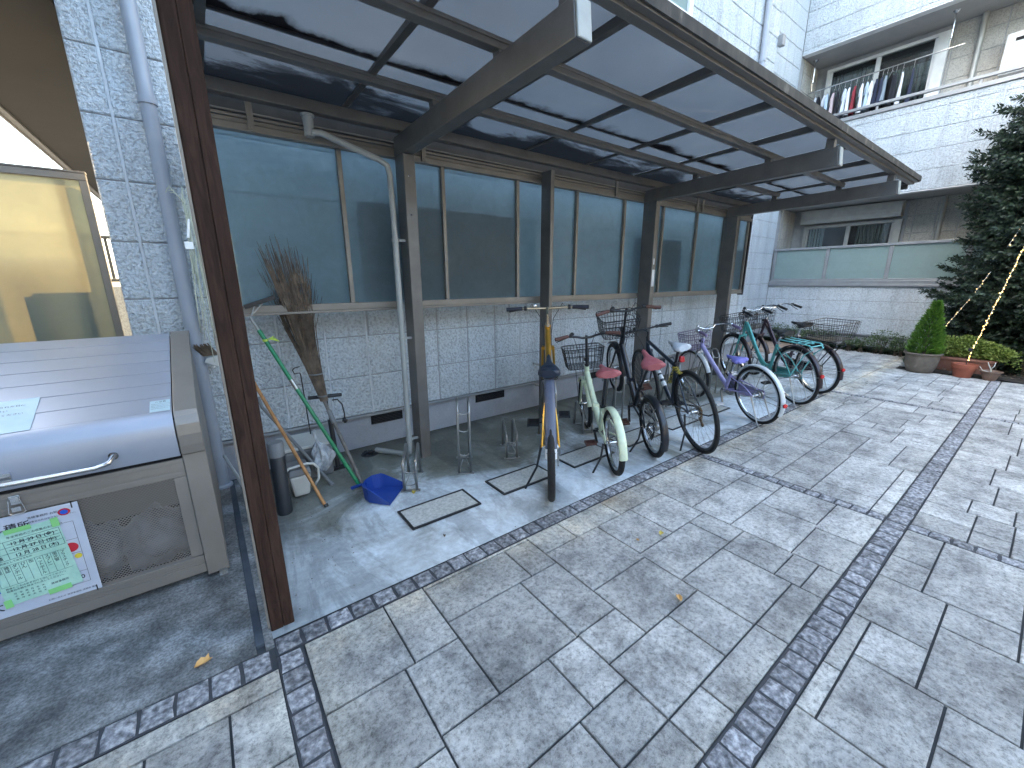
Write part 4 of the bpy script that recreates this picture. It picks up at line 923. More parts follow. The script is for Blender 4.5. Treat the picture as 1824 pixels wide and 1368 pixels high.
bike('teal city bicycle with black saddle and pale mint rear carrier, second from the right end',5.715,1.75,1.031,.15,.362,1.17,.0,.885,.235,1.13,.47,'curve2',M['teal'],
     dict(rim=M['chrome'],tr=.020,sad=M['bks'],fen=M['plumf'],fr=(30,190),bar='swept',bw=.24,grip=M['black'],basket=M['blackmetal'],kick='stand',ft=.020,headtop=.95,headbot=.80,carrier=M['mint'],guard=M['teal'],bz=.80,bdim=(.26,.36,.22),stf=.72,forkmat=M['teal'],ca=35,bb=(.46,.30),sW=.2,reflector=1,hang=68))
bike('plum city bicycle with large black rear wire basket, farthest of the row',6.50,1.775,1.12,.14,.338,1.16,.0,.93,.27,1.12,.40,'curve2',M['plum'],
     dict(rim=M['chrome'],tr=.021,sad=M['bks'],fen=M['plumf'],fr=(30,192),bar='swept',bw=.24,grip=M['black'],basket=M['blackmetal'],kick='stand',ft=.020,headtop=.94,headbot=.78,carrier=M['blackmetal'],rbasket=1,bz=.80,bdim=(.26,.36,.22),stf=.72,ca=50,bb=(.46,.30),sW=.2,reflector=1,hang=68,guard=M['blackmetal']))

# ------------------------------------------------------------------ wheel racks
def rack(tall):
    P=bpy.data.objects.new('bicycle_rack',None); C.objects.link(P); 
    H=.60 if tall else .275; K=.50 if tall else .20
    for sy in (-1,1):
        y=sy*.045; m=MB(); m.tube([(0,y,.008),(0,y,K-.01),(.012,y,K+.015),(.20 if not tall else .06,y,H-.02),(.235 if not tall else .10,y,H-.002),(.262 if not tall else .15,y,H-.015),(.275 if not tall else .19,y,H-.05),(.30,y,.008)],.0105,10); m.build('hoop',M['steel'],P,smooth=True,local=True)
    for q in (0,.3):
        m=MB(); m.box(q-.016,q+.016,-.07,.07,0,.008); m.build('base_plate',M['steel'],P,bevel=.002,local=True)
    m=MB()
    for z in ((.16,.36,.50) if tall else (.05,.15)):
        m.tube([(0.0,-.045,z+.02),(.0,-.03,z),(.0,0,z-.008),(.0,.03,z),(.0,.045,z+.02)],.005,6)
    m.tube([(.0,-.045,.03),(.15,0,.10),(.0,.045,.03)],.005,6)
    m.build('cross_wire',M['steel'],P,smooth=True,local=True)
    return P
rs=rack(False); rt=rack(True)
labs=['short steel wheel rack beside the blue dustpan, leftmost of the racks','tall empty steel wheel rack between two short ones','short empty steel wheel rack left of the gold bicycle',
'tall steel wheel rack holding up the front wheel of the gold bicycle','short steel wheel rack under the front wheel of the cream bicycle','tall steel wheel rack lifting the front wheel of the black folding bicycle','short steel wheel rack by the front wheel of the black sports bicycle',
'tall steel wheel rack between the black sports and lavender bicycles','short steel wheel rack at the front wheel of the lavender bicycle','tall steel wheel rack between the lavender and teal bicycles','tall steel wheel rack by the front wheel of the teal bicycle','short steel wheel rack by the front wheel of the plum bicycle, farthest of the racks']
xs=[(1.025,0),(1.487,1),(1.955,0),(2.40,1),(2.90,0),(3.37,1),(3.84,0),(4.34,1),(4.84,0),(5.35,1),(6.12,1),(7.02,0)]
ang=math.radians(61)
for i,(x,tall) in enumerate(xs):
    src=rt if tall else rs
    o=src if i in (0,1) else copy_tree(src)
    o.location=(x,2.605,.003); o.rotation_euler=(0,0,ang); tag(o,labs[i],'bicycle rack','steel wheel racks in the shelter')
# ------------------------------------------------------------------ kerb pads let into the slab
M['mat']=pmat('ribbed_grey_pad',[(.35,(.38,.39,.37)),(.65,(.56,.57,.55))],scale=55,detail=4,rough=.9,bump=.6,bscale=80,bdist=.004)
def padf(x,lab):
    t=thing('rubber_mat',lab,'mat',(x+.235,2.26,0),'grey mats set in black frames')
    m=MB(); m.box(x,x+.47,2.15,2.37,.004,.012); m.build('pad',M['mat'],t)
    f=MB(); 
    for (a,b_,c,d) in ((x-.016,x+.486,2.134,2.149),(x-.016,x+.486,2.371,2.386),(x-.016,x-.001,2.1492,2.3708),(x+.471,x+.486,2.1492,2.3708)): f.box(a,b_,c,d,.003,.0135)
    f.build('border',M['black'],t)
for x,l in ((.85,'grey mat in a black frame in front of the blue dustpan, nearest of the mats'),(1.547,'grey mat in a black frame under the kickstand of the gold bicycle'),(2.26,'grey mat in a black frame between the gold and cream bicycles'),(2.97,'grey mat in a black frame under the black folding bicycle'),(3.68,'grey mat in a black frame beside the black sports bicycle'),(4.39,'grey mat in a black frame under the lavender bicycle')): padf(x,l)
# ------------------------------------------------------------------ metal refuse bin
M['binm']=pmat('sky_tinted_aluminium',[(.3,(.34,.37,.44)),(.7,(.39,.42,.49))],scale=3,rough=.38,metal=.35,rvar=.06,bump=.05,bscale=200,bdist=.001)  # lid only: the sky's blue reflection is put into the metal colour
M['bindark']=pmat('bin_frame_aluminium',[(.3,(.235,.215,.195)),(.7,(.285,.262,.235))],scale=3,rough=.4,metal=.35,rvar=.06)
def perf():
    T=NT('perforated_sheet'); co=T.coord(); p=T.n('ShaderNodeBsdfPrincipled',Roughness=.42,Metallic=.5); p.inputs['Base Color'].default_value=(.33,.305,.285,1)
    m=T.n('ShaderNodeMapping'); m.inputs['Rotation'].default_value=(0,math.radians(45),0); m.inputs['Scale'].default_value=(105,105,105); T.l(co,'Object',m,0)
    sx=T.n('ShaderNodeSeparateXYZ'); T.l(m,0,sx,0); sq=[]
    for ax in 'XZ':
        f=T.math('FRACT',(sx,ax)); c=T.math('SUBTRACT',(f,0),.5); sq.append(T.math('MULTIPLY',(c,0),(c,0)))
    a=T.math('ADD',(sq[0],0),(sq[1],0)); h=T.math('LESS_THAN',(a,0),.15); tr=T.n('ShaderNodeBsdfTransparent'); ms=T.n('ShaderNodeMixShader'); T.l(h,0,ms,0); T.l(p,0,ms,1); T.l(tr,0,ms,2)
    return T.finish(ms,0)
M['perf']=perf()
bn=thing('refuse_bin','large champagne aluminium refuse bin with ribbed sloping lid and perforated front','bin',(-1.0,2.8,0))
def prof(y): return .915+.3057*(y-2.43)
outer=[(2.372,.700),(2.362,.745),(2.358,.80),(2.364,.850),(2.382,.888),(2.408,.908),(2.43,.915)]
# side frame
b=MB(); 
def sweep(mb,pr,x0,x1,th):
    inn=[]
    for i,(y,z) in enumerate(pr):
        a=pr[max(i-1,0)]; c=pr[min(i+1,len(pr)-1)]; d=Vector((c[0]-a[0],c[1]-a[1])).normalized(); inn.append((y+d.y*th,z-d.x*th))
    n=len(mb.v); k=len(pr)
    for x in (x0,x1):
        for q in pr: mb.v.append((x,q[0],q[1]))
        for q in inn: mb.v.append((x,q[0],q[1]))
    for i in range(k-1):
        mb.face((n+i,n+2*k+i,n+2*k+i+1,n+i+1)); mb.face((n+k+i,n+k+i+1,n+3*k+i+1,n+3*k+i)); mb.face((n+i,n+i+1,n+k+i+1,n+k+i)); mb.face((n+2*k+i,n+3*k+i,n+3*k+i+1,n+2*k+i+1))
    mb.face((n,n+k,n+3*k,n+2*k)); mb.face((n+k-1,n+3*k-1,n+4*k-1,n+2*k-1)[::-1])
sp_=[(2.386,.03),(2.386,.695)]
for x0,x1 in ((-.181,-.09),(-2.05,-1.96)):
    b=MB(); b.box(x0,x1,2.386,2.44,.025,.697); sweep(b,[(y-.004,z+.003) for (y,z) in outer]+[(3.33,prof(3.33)+.004)],x0,x1,.04); b.build('side_post',M['bindark'],bn,bevel=.003)
b=MB(); b.hexa([(-.104,2.43,.03),(-.094,2.43,.03),(-.094,3.33,.03),(-.104,3.33,.03),(-.104,2.43,.87),(-.094,2.43,.87),(-.094,3.33,1.15),(-.104,3.33,1.15)]); b.box(-2.0,-.10,3.32,3.335,.03,1.17); b.hexa([(-2.04,2.43,.03),(-2.03,2.43,.03),(-2.03,3.33,.03),(-2.04,3.33,.03),(-2.04,2.43,.87),(-2.03,2.43,.87),(-2.03,3.33,1.15),(-2.04,3.33,1.15)]); b.build('side_panel',M['bindark'],bn)
# lid with ribs
b=MB(); sweep(b,outer,-1.958,-.186,.012)
ys=[2.43]+[2.43+.9/7*i for i in range(1,7)]+[3.325]
ys=[2.43,2.56,2.69,2.82,2.95,3.08,3.21,3.325]
lid=b.build('lid',M['binm'],bn,smooth='auto')
for a_,c_ in zip(ys,ys[1:]):
    s=MB(); s.hexa([(-1.958,a_+.0015,prof(a_)-.012),(-.186,a_+.0015,prof(a_)-.012),(-.186,c_-.0015,prof(c_)-.012),(-1.958,c_-.0015,prof(c_)-.012),(-1.958,a_+.0015,prof(a_+.0015)),(-.186,a_+.0015,prof(a_+.0015)),(-.186,c_-.0015,prof(c_-.0015)-.002),(-1.958,c_-.0015,prof(c_-.0015)-.002)]); s.build('lid_slat',M['binm'],lid)
b=MB(); b.box(-1.958,-.186,2.44,3.3,.86,.868); b.build('liner',M['dark'],bn)
# handle
b=MB(); b.tube([(-1.15,2.362,.765),(-1.14,2.32,.752),(-1.10,2.305,.748),(-.46,2.305,.742),(-.42,2.32,.748),(-.405,2.358,.765)],[.012,.011,.0095,.0095,.011,.012],12); b.lathe([(0.017,0),(.017,.006),(.011,.010)],(-.405,2.350,.765),12,ax='y'); b.build('handle',M['chrome'],lid,smooth='auto')
# front frame rails
b=MB(); b.box(-1.958,-.1825,2.392,2.43,.625,.678); b.box(-1.958,-.1825,2.389,2.3915,.655,.660); b.box(-1.958,-.1825,2.398,2.43,.585,.6235); b.box(-1.958,-.1825,2.3945,2.3975,.60,.612)
b.box(-1.958,-.1825,2.392,2.43,.045,.095); 
for i in range(4): b.box(-1.958,-.1825,2.394-.002*i,2.425,.0965+i*.012,.1065+i*.012)
b.box(-.232,-.1825,2.396,2.43,.146,.584); b.build('front_rail',M['bindark'],bn,bevel=.0015)
b=MB(); b.box(-1.958,-.1825,2.40,2.43,.6785,.6995); b.build('gap_shade',M['dark'],bn)  # black strip painted in for the shade of the open gap below the lid
MB().poly([(-1.95,2.405,.14),(-.233,2.405,.14),(-.233,2.405,.585),(-1.95,2.405,.585)]).build('perforated_panel',M['perf'],bn)
b=MB(); b.box(-1.95,-.19,2.45,3.3,.045,.06); b.build('floor_pan',M['dark'],bn)
b=MB()
for x in (-.135,-1.9): b.box(x,x+.035,2.36,2.44,-.0,.012); b.box(x,x+.035,2.38,2.384,.0121,.035); b.lathe([(0,.020),(.006,.018),(.007,.012)],(x+.018,2.37,.0),8)
b.build('foot_bracket',M['steel'],bn)
# latch
b=MB(); b.box(-.735,-.705,2.384,2.3915,.628,.668); b.box(-.732,-.708,2.378,2.3835,.640,.662); b.tube([(-.735,2.376,.655),(-.742,2.372,.60),(-.735,2.372,.592),(-.703,2.372,.592),(-.696,2.372,.60),(-.705,2.376,.655)],.0028,6); b.box(-.733,-.707,2.371,2.376,.602,.622); b.build('latch',M['chrome'],bn,bevel=.001); MB().box(-.74,-.70,2.350,2.361,.742,.775).build('lock_plate',M['chrome'],bn,bevel=.001)
# white bags seen dimly through the sheet
def blob(mb,c,r,sq=(1,1,1),n=16,amp=.15,seed=0):
    rn=random.Random(seed); ph=[rn.uniform(0,6) for _ in range(6)]
    def f(u,v):
        a=u*2*PI; e=(v-.5)*PI; k=1+amp*(math.sin(3*a+ph[0])*math.cos(4*e+ph[1])+.6*math.sin(7*a+ph[2]+3*e)+.5*math.sin(11*e+ph[3]+2*a))
        return (c[0]+r*k*math.cos(a)*math.cos(e)*sq[0],c[1]+r*k*math.sin(a)*math.cos(e)*sq[1],c[2]+r*k*math.sin(e)*sq[2])
    mb.grid(f,n*2,n)
M['bag']=pmat('white_plastic_bag',[(.35,(.10,.10,.115)),(.65,(.30,.30,.33))],scale=9,rough=.35,bump=.8,bscale=14,bdist=.02)
for k,(x,l) in enumerate(((-.36,'white rubbish bag seen through the perforated front, toward the right side of the bin'),(-.62,'white rubbish bag seen through the perforated front beside the notice'))):
    b=MB(); blob(b,(x,2.62,.21),.15,(1.0,1,.9),seed=k+2); tag(b.build('rubbish_bag',M['bag'],smooth=True),l,'rubbish bag')

# ------------------------------------------------------------------ notices
M['ink']=pmat('ink',(.03,.035,.05),rough=.7); M['sign']=pmat('sign_board',[(.3,(.46,.50,.60)),(.7,(.56,.60,.68))],scale=9,rough=.4)
M['green']=pmat('green_paper',[(.3,(.34,.60,.48)),(.7,(.46,.72,.60))],scale=9,rough=.6,bump=.5,bscale=12,bdist=.01); M['tape']=pmat('green_tape',(.25,.62,.22),rough=.4)
M['redink']=pmat('red_print',(.55,.02,.04),rough=.6); M['blueink']=pmat('blue_print',(.015,.10,.55),rough=.6); M['yel']=pmat('yellow_print',(.70,.55,.05),rough=.6); M['paper']=pmat('pale_paper',[(.3,(.45,.60,.66)),(.7,(.62,.74,.76))],scale=6,rough=.5)
def text(parent,body,fn,u,v,size,mat,rot=0,name='lettering',vertical=False,sx=1):
    """flat writing laid in a plane given by fn(u,v)->point"""
    cu=bpy.data.curves.new('t','FONT'); cu.body='\n'.join(body) if vertical else body; cu.size=size; cu.align_x='LEFT'; cu.offset=size*.012 if size>.016 else 0; cu.space_line=.95
    o=bpy.data.objects.new('t',cu); C.objects.link(o); bpy.context.view_layer.update()
    dg=bpy.context.evaluated_depsgraph_get(); me=bpy.data.meshes.new_from_object(o.evaluated_get(dg)); bpy.data.objects.remove(o); bpy.data.curves.remove(cu)
    ca,sa=math.cos(rot),math.sin(rot); mb=MB(); vs=[tuple(v_.co) for v_ in me.vertices]
    mb.v=[fn(u+sx*x*ca-y*sa,v+sx*x*sa+y*ca) for x,y,z in vs]
    for p in me.polygons: mb.face(list(p.vertices))
    bpy.data.meshes.remove(me)
    return (mb.v,mb.f)
def textgroup(parent,items,mat,name='lettering'):
    mb=MB()
    for (vs,fs) in items:
        n=len(mb.v); mb.v+=vs
        for f in fs: mb.face([n+i for i in f])
    if mb.f: return mb.build(name,mat,parent)
def quad2(fn,u0,u1,v0,v1): return ([fn(u0,v0),fn(u1,v0),fn(u1,v1),fn(u0,v1)],[(0,1,2,3)])
def line2(fn,a,b_,w_=.0012):
    d=Vector((b_[0]-a[0],b_[1]-a[1])); n=Vector((-d.y,d.x)).normalized()*w_/2
    return ([fn(a[0]-n.x,a[1]-n.y),fn(b_[0]-n.x,b_[1]-n.y),fn(b_[0]+n.x,b_[1]+n.y),fn(a[0]+n.x,a[1]+n.y)],[(0,1,2,3)])
def disc2(fn,u,v,r,n=20,ry=None): return ([fn(u+r*math.cos(2*PI*i/n),v+(ry or r)*math.sin(2*PI*i/n)) for i in range(n)],[tuple(range(n))])
# board hung on the perforated front: u to the right from its lower right corner, v up
bd=thing('collection_notice','white collection notice board with coloured boxes, tied to the bin front','notice',(-.72,2.388,.14))
sf=lambda d:(lambda u,v:(-.556+u,2.388-d,.146+v))
b=MB(); b.box(-.985,-.556,2.3855,2.3885,.146,.584); b.build('board',M['sign'],bd,bevel=.0008)
b=MB()
for x,z in ((-.575,.575),(-.572,.155),(-.93,.155)): b.box(x-.002,x+.002,2.384,2.392,z-.014,z+.014)
b.build('cable_tie',M['black'],bd)
s0=sf(.0040)
tx=[text(bd,'ごみ集積所',s0,-.325,.375,.036,None),text(bd,'可燃ごみは収集日の朝に出してください',s0,-.325,.352,.011,None),text(bd,'清掃事務所 お知らせ',s0,-.15,.408,.012,None),text(bd,'収集日以外は出さないでください。',s0,-.15,.390,.009,None),text(bd,'お問い合わせ 清掃事務所 清掃係 電話',s0,-.165,.016,.009,None),text(bd,'粗大',s0,-.375,.038,.046,None)]
bx=[line2(s0,(-.06,.355),(-.028,.355)),line2(s0,(-.028,.355),(-.028,.055)),line2(s0,(-.10,.272),(-.028,.272)),line2(s0,(-.10,.205),(-.028,.205)),line2(s0,(-.10,.112),(-.028,.112)),line2(s0,(-.10,.055),(-.028,.055)),text(bd,'8:00',s0,-.085,.075,.026,None)]
textgroup(bd,tx+bx,M['ink'],'lettering')
textgroup(bd,[disc2(s0,-.045,.405,.019,ry=.016),disc2(s0,-.055,.235,.022),quad2(s0,-.39,-.27,.205,.245),disc2(s0,-.345,.024,.022,ry=.010)],M['redink'],'red_mark')
textgroup(bd,[quad2(s0,-.39,-.27,.115,.2045),disc2(sf(.0052),-.045,.405,.012,ry=.010)],M['blueink'],'blue_panel'); textgroup(bd,[disc2(s0,-.042,.188,.012)],M['yel'],'yellow_mark')
textgroup(bd,[text(bd,'ガイド',sf(.0052),-.36,.145,.045,None)],M['white'],'lettering'); 
# green sheet taped over the board
gp=thing('schedule_sheet','light green paper schedule taped over the notice board, dates struck through','paper sheet',(-.7,2.382,.2))
ta=math.radians(3.5)
def gf(d): 
    def f(u,v):
        x=u*math.cos(ta)-v*math.sin(ta); z=u*math.sin(ta)+v*math.cos(ta); wv=.0016*math.sin(u*31+v*17)+.0012*math.sin(v*43)
        return (-.830+x,2.3795-d+wv*.6,.195+z)
    return f
G0=gf(0); b=MB(); b.grid(lambda u,v:G0(u*.225,v*.325),14,18); b.build('sheet',M['green'],gp,smooth=True)
G1=gf(.0016)
its=[text(gp,'年末年始のごみ収集のお知らせ',G1,.075,.293,.0115,None)]
for i,(h,d_,st) in enumerate((('可燃','12 月 29 日 (金)',1),('不燃','12 月 27 日 (水)',1),('資源','12 月 28 日 (木)',0))):
    z=.262-i*.027; its+=[text(gp,h,G1,.008,z,.020,None,sx=.95),text(gp,d_,G1,.078,z,.019,None,sx=.98)]
    if st: its.append(line2(G1,(.07,z+.007),(.215,z+.009),.0016))
for z in (.284,.257,.230,.203): its.append(line2(G1,(.003,z),(.22,z),.0011))
for x in (.003,.062,.22): its.append(line2(G1,(x,.203),(x,.284),.0011))
its.append(text(gp,'資源として出せるもの',G1,.03,.190,.009,None))
for i,wd in enumerate(('新聞','雑誌','ダンボール','びん','缶','ペットボトル','スプレー','蛍光管','プラスチック')):
    x=.012+i*.0228; n=len(wd); sz=min(.0155,.085/n); its.append(text(gp,wd,G1,x,.165,sz,None,vertical=True)); its.append(line2(G1,(x-.004,.088),(x-.004,.180),.0009))
its+=[line2(G1,(.008,.180),(.216,.180),.0009),line2(G1,(.008,.088),(.216,.088),.0009)]
for i,l in enumerate(('資源とごみは必ず分けて出してください。','収集日の朝８時までに出してください。')): its.append(text(gp,l,G1,.015,.074-i*.012,.0095,None))
for r_ in range(3):
    for c_ in range(6): its.append(text(gp,'可不資月水木'[(r_+c_)%6],G1,.03+c_*.016,.044-r_*.013,.009,None))
its.append(text(gp,'清掃事務所',G1,.135,.035,.011,None))
textgroup(gp,its,M['ink'],'lettering')
G2=gf(.0028)
for (u0,u1,v0,v1) in ((.205,.228,.29,.33),(.075,.15,.312,.332),(-.004,.018,-.006,.03),(.12,.19,-.008,.016)): MB().poly([G2(u0,v0),G2(u1,v0),G2(u1,v1),G2(u0,v1)]).build('tape',M['tape'],gp)
# paper on the lid and the small maker's plate
def lf(u0,y0,d,rot=0):
    c,s=math.cos(rot),math.sin(rot)
    return lambda u,v:(u0+u*c-v*s,y0+u*s+v*c,prof(y0+u*s+v*c)+.001+d)
L=lf(-.64,2.43,.0012,.03); pp=thing('lid_leaflet','pale laminated leaflet lying flat on the bin lid','leaflet',(-.75,2.56,prof(2.56)))
b=MB(); b.grid(lambda u,v:L(-.22+u*.225,v*.262),6,6); b.build('sheet',M['paper'],pp); L2=lf(-.64,2.43,.0028,.03)
textgroup(pp,[text(pp,l,L2,-.19,.20-i*.034,.016,None) for i,l in enumerate(('ごみは決められた日に','出してください','分別にご協力ください','管理組合'))],M['ink'])
L=lf(-.265,2.425,.0012,0); b=MB(); b.poly([L(0,0),L(.074,0),L(.074,.098),L(0,.098)]); pl=tag(b.build('caution_sticker',M['paper']),'small pale caution sticker at the right corner of the bin lid','sticker')
L2=lf(-.265,2.425,.0024,0); textgroup(pl,[text(pl,'ご注意',L2,.018,.078,.014,None)]+[text(pl,'開閉時は手をはさまないように',L2,.004,.062-i*.013,.0052,None) for i in range(4)],M['ink'])

# ------------------------------------------------------------------ tools and clutter beside the timber post
M['grn']=pmat('green_handle',(.012,.20,.085),scale=9,rough=.35,dirt=.1); M['bamboo']=pmat('bamboo_stick',[(.3,(.33,.15,.05)),(.7,(.48,.24,.09))],scale=9,rough=.5,stretch=(4,4,.6)); M['greybamboo']=pmat('weathered_bamboo',[(.3,(.11,.095,.085)),(.7,(.19,.17,.15))],scale=9,rough=.7,stretch=(4,4,.6))
M['twig']=pmat('broom_twigs',[(.3,(.06,.042,.030)),(.7,(.19,.14,.10))],scale=14,rough=.8); M['bluep']=pmat('blue_plastic',[(.3,(.012,.045,.24)),(.7,(.02,.065,.32))],scale=4,rough=.38,rvar=.05); M['lime']=pmat('lime_ribbon',(.45,.62,.08),rough=.5)
M['offwhite']=pmat('off_white_plastic',(.50,.50,.47),scale=5,rough=.5,dirt=.12); M['greyp']=pmat('grey_plastic',(.17,.175,.18),scale=5,rough=.5,dirt=.1); M['cylp']=pmat('charcoal_plastic',(.022,.026,.032),scale=4,rough=.4)
t=thing('floor_squeegee','green-handled squeegee leaning on the wall with a lime ribbon tied near its head','squeegee',(.735,2.87,0))
A0,A1=Vector((.735,2.865,.03)),Vector((.249,3.215,1.27))
b=MB(); b.tube([A0,A0.lerp(A1,.93)],.0135,10); b.build('handle',M['grn'],t,smooth='auto')
b=MB(); b.tube([A0.lerp(A1,.93),A1],.009,8); e=A1
b.tube([(.285,3.235,1.345),e+Vector((.01,0,.01)),e,(.34,3.235,1.365)],.005,6); b.tube([A0.lerp(A1,.60),A0.lerp(A1,.655)],.0155,10); b.build('fork',M['steel'],t,smooth='auto')
b=MB(); b.bar((.225,3.238,1.335),(.41,3.236,1.395),.02,.028); b.build('blade',M['black'],t,bevel=.003)
b=MB(); q=A0.lerp(A1,.875)
for i in range(4): b.tube([q,q+Vector((.02,-.02,.01)),q+Vector((.05+.01*i,-.02,.025-.012*i))],.004,5)
b.lathe([(.016,-.008),(.018,0),(.016,.008)],q,10); b.build('ribbon',M['lime'],t,smooth=True)
t=thing('bamboo_broom','tall twig broom standing head up against the frosted panel','broom',(.76,2.87,0))
B0,B1=Vector((.765,2.865,.0)),Vector((.60,3.46,.86)); b=MB(); n=7
for i in range(n):
    p,q=B0.lerp(B1,i/n),B0.lerp(B1,(i+1)/n); b.tube([p,p.lerp(q,.04),p.lerp(q,.96),q],[.016,.0135,.0135,.016],9)
b.build('handle',M['greybamboo'],t,smooth='auto')
rn=random.Random(11); b=MB(); root=B0.lerp(B1,.70)
axis=(Vector((.50,3.50,1.66))-root)
for i in range(340):
    a=rn.uniform(0,2*PI); s=math.sqrt(rn.random()); L_=rn.uniform(.72,1.06)
    if rn.random()<.06: L_=rn.uniform(1.0,1.14)
    e=root+axis*L_; wd=Vector((math.cos(a)*.155*s,math.sin(a)*.055*s,0)); o0=Vector((math.cos(a)*.026*s,math.sin(a)*.02*s,0))
    m1=root.lerp(e,.35)+o0+wd*.20; m2=root.lerp(e,.7)+wd*.70+Vector((rn.uniform(-.012,.012),rn.uniform(-.008,.008),0)); e2=e+wd+Vector((rn.uniform(-.03,.03),rn.uniform(-.015,.01),rn.uniform(-.02,.02)))
    for p in (m1,m2,e2): p.y=min(p.y,3.262+ (0 if p.z>1.3 else .30))
    b.tube([root+o0,m1,m2,e2],[.0032,.0028,.0022,.0011],4,caps=False)
b.build('twigs',M['twig'],t,smooth=True)
b=MB()
for f_,r_ in ((.04,.036),(.20,.050)):
    c_=root+axis*f_; MB().lathe([(r_,-.006),(r_+.003,0),(r_,.006)],c_,14).build('binding',M['greyp'],t,smooth='auto')
b.tube([B0.lerp(B1,.52),B0.lerp(B1,.62)],.019,8); b.build('binding',M['greyp'],t,smooth='auto')
t=thing('bamboo_stick','orange-brown bamboo stick leaning behind the timber post','stick',(.475,2.76,0)); b=MB(); p0,p1=Vector((.475,2.76,.0)),Vector((.205,3.35,.84)); n=6
for i in range(n):
    p,q=p0.lerp(p1,i/n),p0.lerp(p1,(i+1)/n); b.tube([p,p.lerp(q,.03),p.lerp(q,.97),q],[.0135,.0115,.0115,.0135],9)
b.build('shaft',M['bamboo'],t,smooth='auto'); b=MB(); b.tube([(.478,2.755,.0),(.474,2.765,.02)],.0145,8); b.build('tip',M['black'],t,smooth='auto')
b=MB(); b.tube([(.585,3.06,.012),(.40,3.28,.33),(.25,3.44,.585),(.235,3.47,.66)],.012,9); b.tube([(.59,3.055,.0),(.58,3.065,.02)],.018,8)
tag(b.build('grey_pole',M['greyp'],smooth='auto'),'dull grey pole crossing behind the bamboo stick','pole')
# black cylindrical bin
t=thing('black_cylinder','tall charcoal plastic cylinder with a grey cap standing right of the timber post','cylinder',(.235,2.83,0))
b=MB(); b.lathe([(0,0),(.042,0),(.046,.01),(.046,.40),(.044,.41),(0,.41)],(0,0,0),24)
def shear(mb,base,tx_,ty_): mb.v=[(base[0]+x+tx_*z,base[1]+y+ty_*z,z) for x,y,z in mb.v]
shear(b,(.240,2.845,0),.03,.25); b.build('body',M['cylp'],t,smooth='auto')
b=MB(); b.lathe([(.0475,.375),(.0485,.38),(.0485,.455),(.045,.465),(0,.468)],(0,0,0),24); b.box(-.004,.004,-.052,-.047,.40,.45); shear(b,(.240,2.845,0),.03,.25); b.build('cap',M['greyp'],t,smooth='auto')
# white step with tube hoop
t=thing('white_caddy','small off-white plastic tub with a curved tube handle on the floor','tub',(.38,3.0,0))
b=MB(); b.hexa([(.325,2.985,.015),(.425,2.985,.015),(.425,3.14,.015),(.325,3.14,.015),(.305,2.97,.175),(.445,2.97,.175),(.445,3.16,.175),(.305,3.16,.175)]); b.build('tub',M['offwhite'],t,bevel=.015)
b=MB(); b.hexa([(.30,2.965,.177),(.45,2.965,.177),(.45,3.165,.177),(.30,3.165,.177),(.31,2.975,.225),(.44,2.975,.225),(.44,3.155,.225),(.31,3.155,.225)]); b.build('lid',M['greyp'],t,bevel=.01)
b=MB(); b.tube([(.29,2.96,.02),(.29,2.96,.235),(.31,2.96,.255),(.42,2.96,.262),(.465,2.96,.25),(.492,2.96,.21),(.488,2.96,.13),(.455,2.96,.085)],.009,9); b.build('handle',M['offwhite'],t,smooth=True)
# storage box and plastic bag
t=thing('grey_tub','low grey plastic box against the foundation behind the white tub','box',(.5,3.38,0))
b=MB(); b.box(.32,.655,3.25,3.55,.0,.255); b.build('body',M['greyp'],t,bevel=.02); b=MB(); b.box(.31,.665,3.24,3.56,.257,.285); b.build('lid',M['offwhite'],t,bevel=.008)
M['clear']=pmat('clear_bag',[(.35,(.26,.28,.31)),(.62,(.50,.53,.56))],scale=16,rough=.22,bump=1,bscale=12,bdist=.03)
b=MB(); rn=random.Random(5)
def bagf(u,v):
    a=u*2*PI; zz=.08+v*.34; rr=(.052*math.sin(min(1,v*1.25+.12)*PI)**.7+.006)*(1+.28*math.sin(5*a+v*7)+.18*math.sin(11*a-v*9)); return (.555+rr*math.cos(a)*1.1+.02*math.sin(v*5),3.19+rr*math.sin(a)*.7,zz)
b.grid(bagf,48,22); tag(b.build('plastic_bag',M['clear'],smooth=True),'crumpled translucent plastic bag hanging over the grey box','bag')
# floor pump
t=thing('floor_pump','black bicycle floor pump with T handle and hose, leaning by the wall','pump',(.70,3.32,0))
b=MB(); b.tube([(.70,3.32,.02),(.69,3.36,.42)],.019,12); b.tube([(.69,3.36,.42),(.686,3.372,.60)],.007,8); b.box(.62,.78,3.29,3.34,0,.022); b.build('barrel',M['black'],t,smooth='auto')
b=MB(); b.tube([(.553,3.365,.622),(.68,3.372,.612),(.80,3.365,.608)],[.014,.016,.014],10); b.build('handle',M['black'],t,smooth='auto')
b=MB(); b.tube([(.72,3.345,.58),(.755,3.33,.585),(.785,3.32,.54),(.795,3.32,.46),(.795,3.33,.41)],.006,7); b.tube([(.79,3.33,.42),(.80,3.33,.38)],.014,8); b.tube([(.775,3.33,.40),(.815,3.33,.395)],.009,8); b.build('hose',M['black'],t,smooth=True)
b=MB(); b.tube([(.565,3.49,.0),(.545,3.50,.78),(.54,3.50,.80),(.50,3.49,.80),(.49,3.49,.83),(.505,3.49,.845),(.545,3.50,.85)],.0045,6)
tag(b.build('hooked_rod',M['black'],smooth=True),'thin black rod with a loop at its top behind the green handle','rod')
# dustpan
t=thing('dustpan','blue plastic dustpan lying on the floor by the short rack','dustpan',(.85,2.62,0))
ax=Vector((.29,-.27,0)).normalized(); sd=Vector((-ax.y,ax.x,0)); o0=Vector((.845,2.665,0)); 
def dp(u,v,z): p=o0+ax*u+sd*v; return (p.x,p.y,z)
b=MB(); N=12
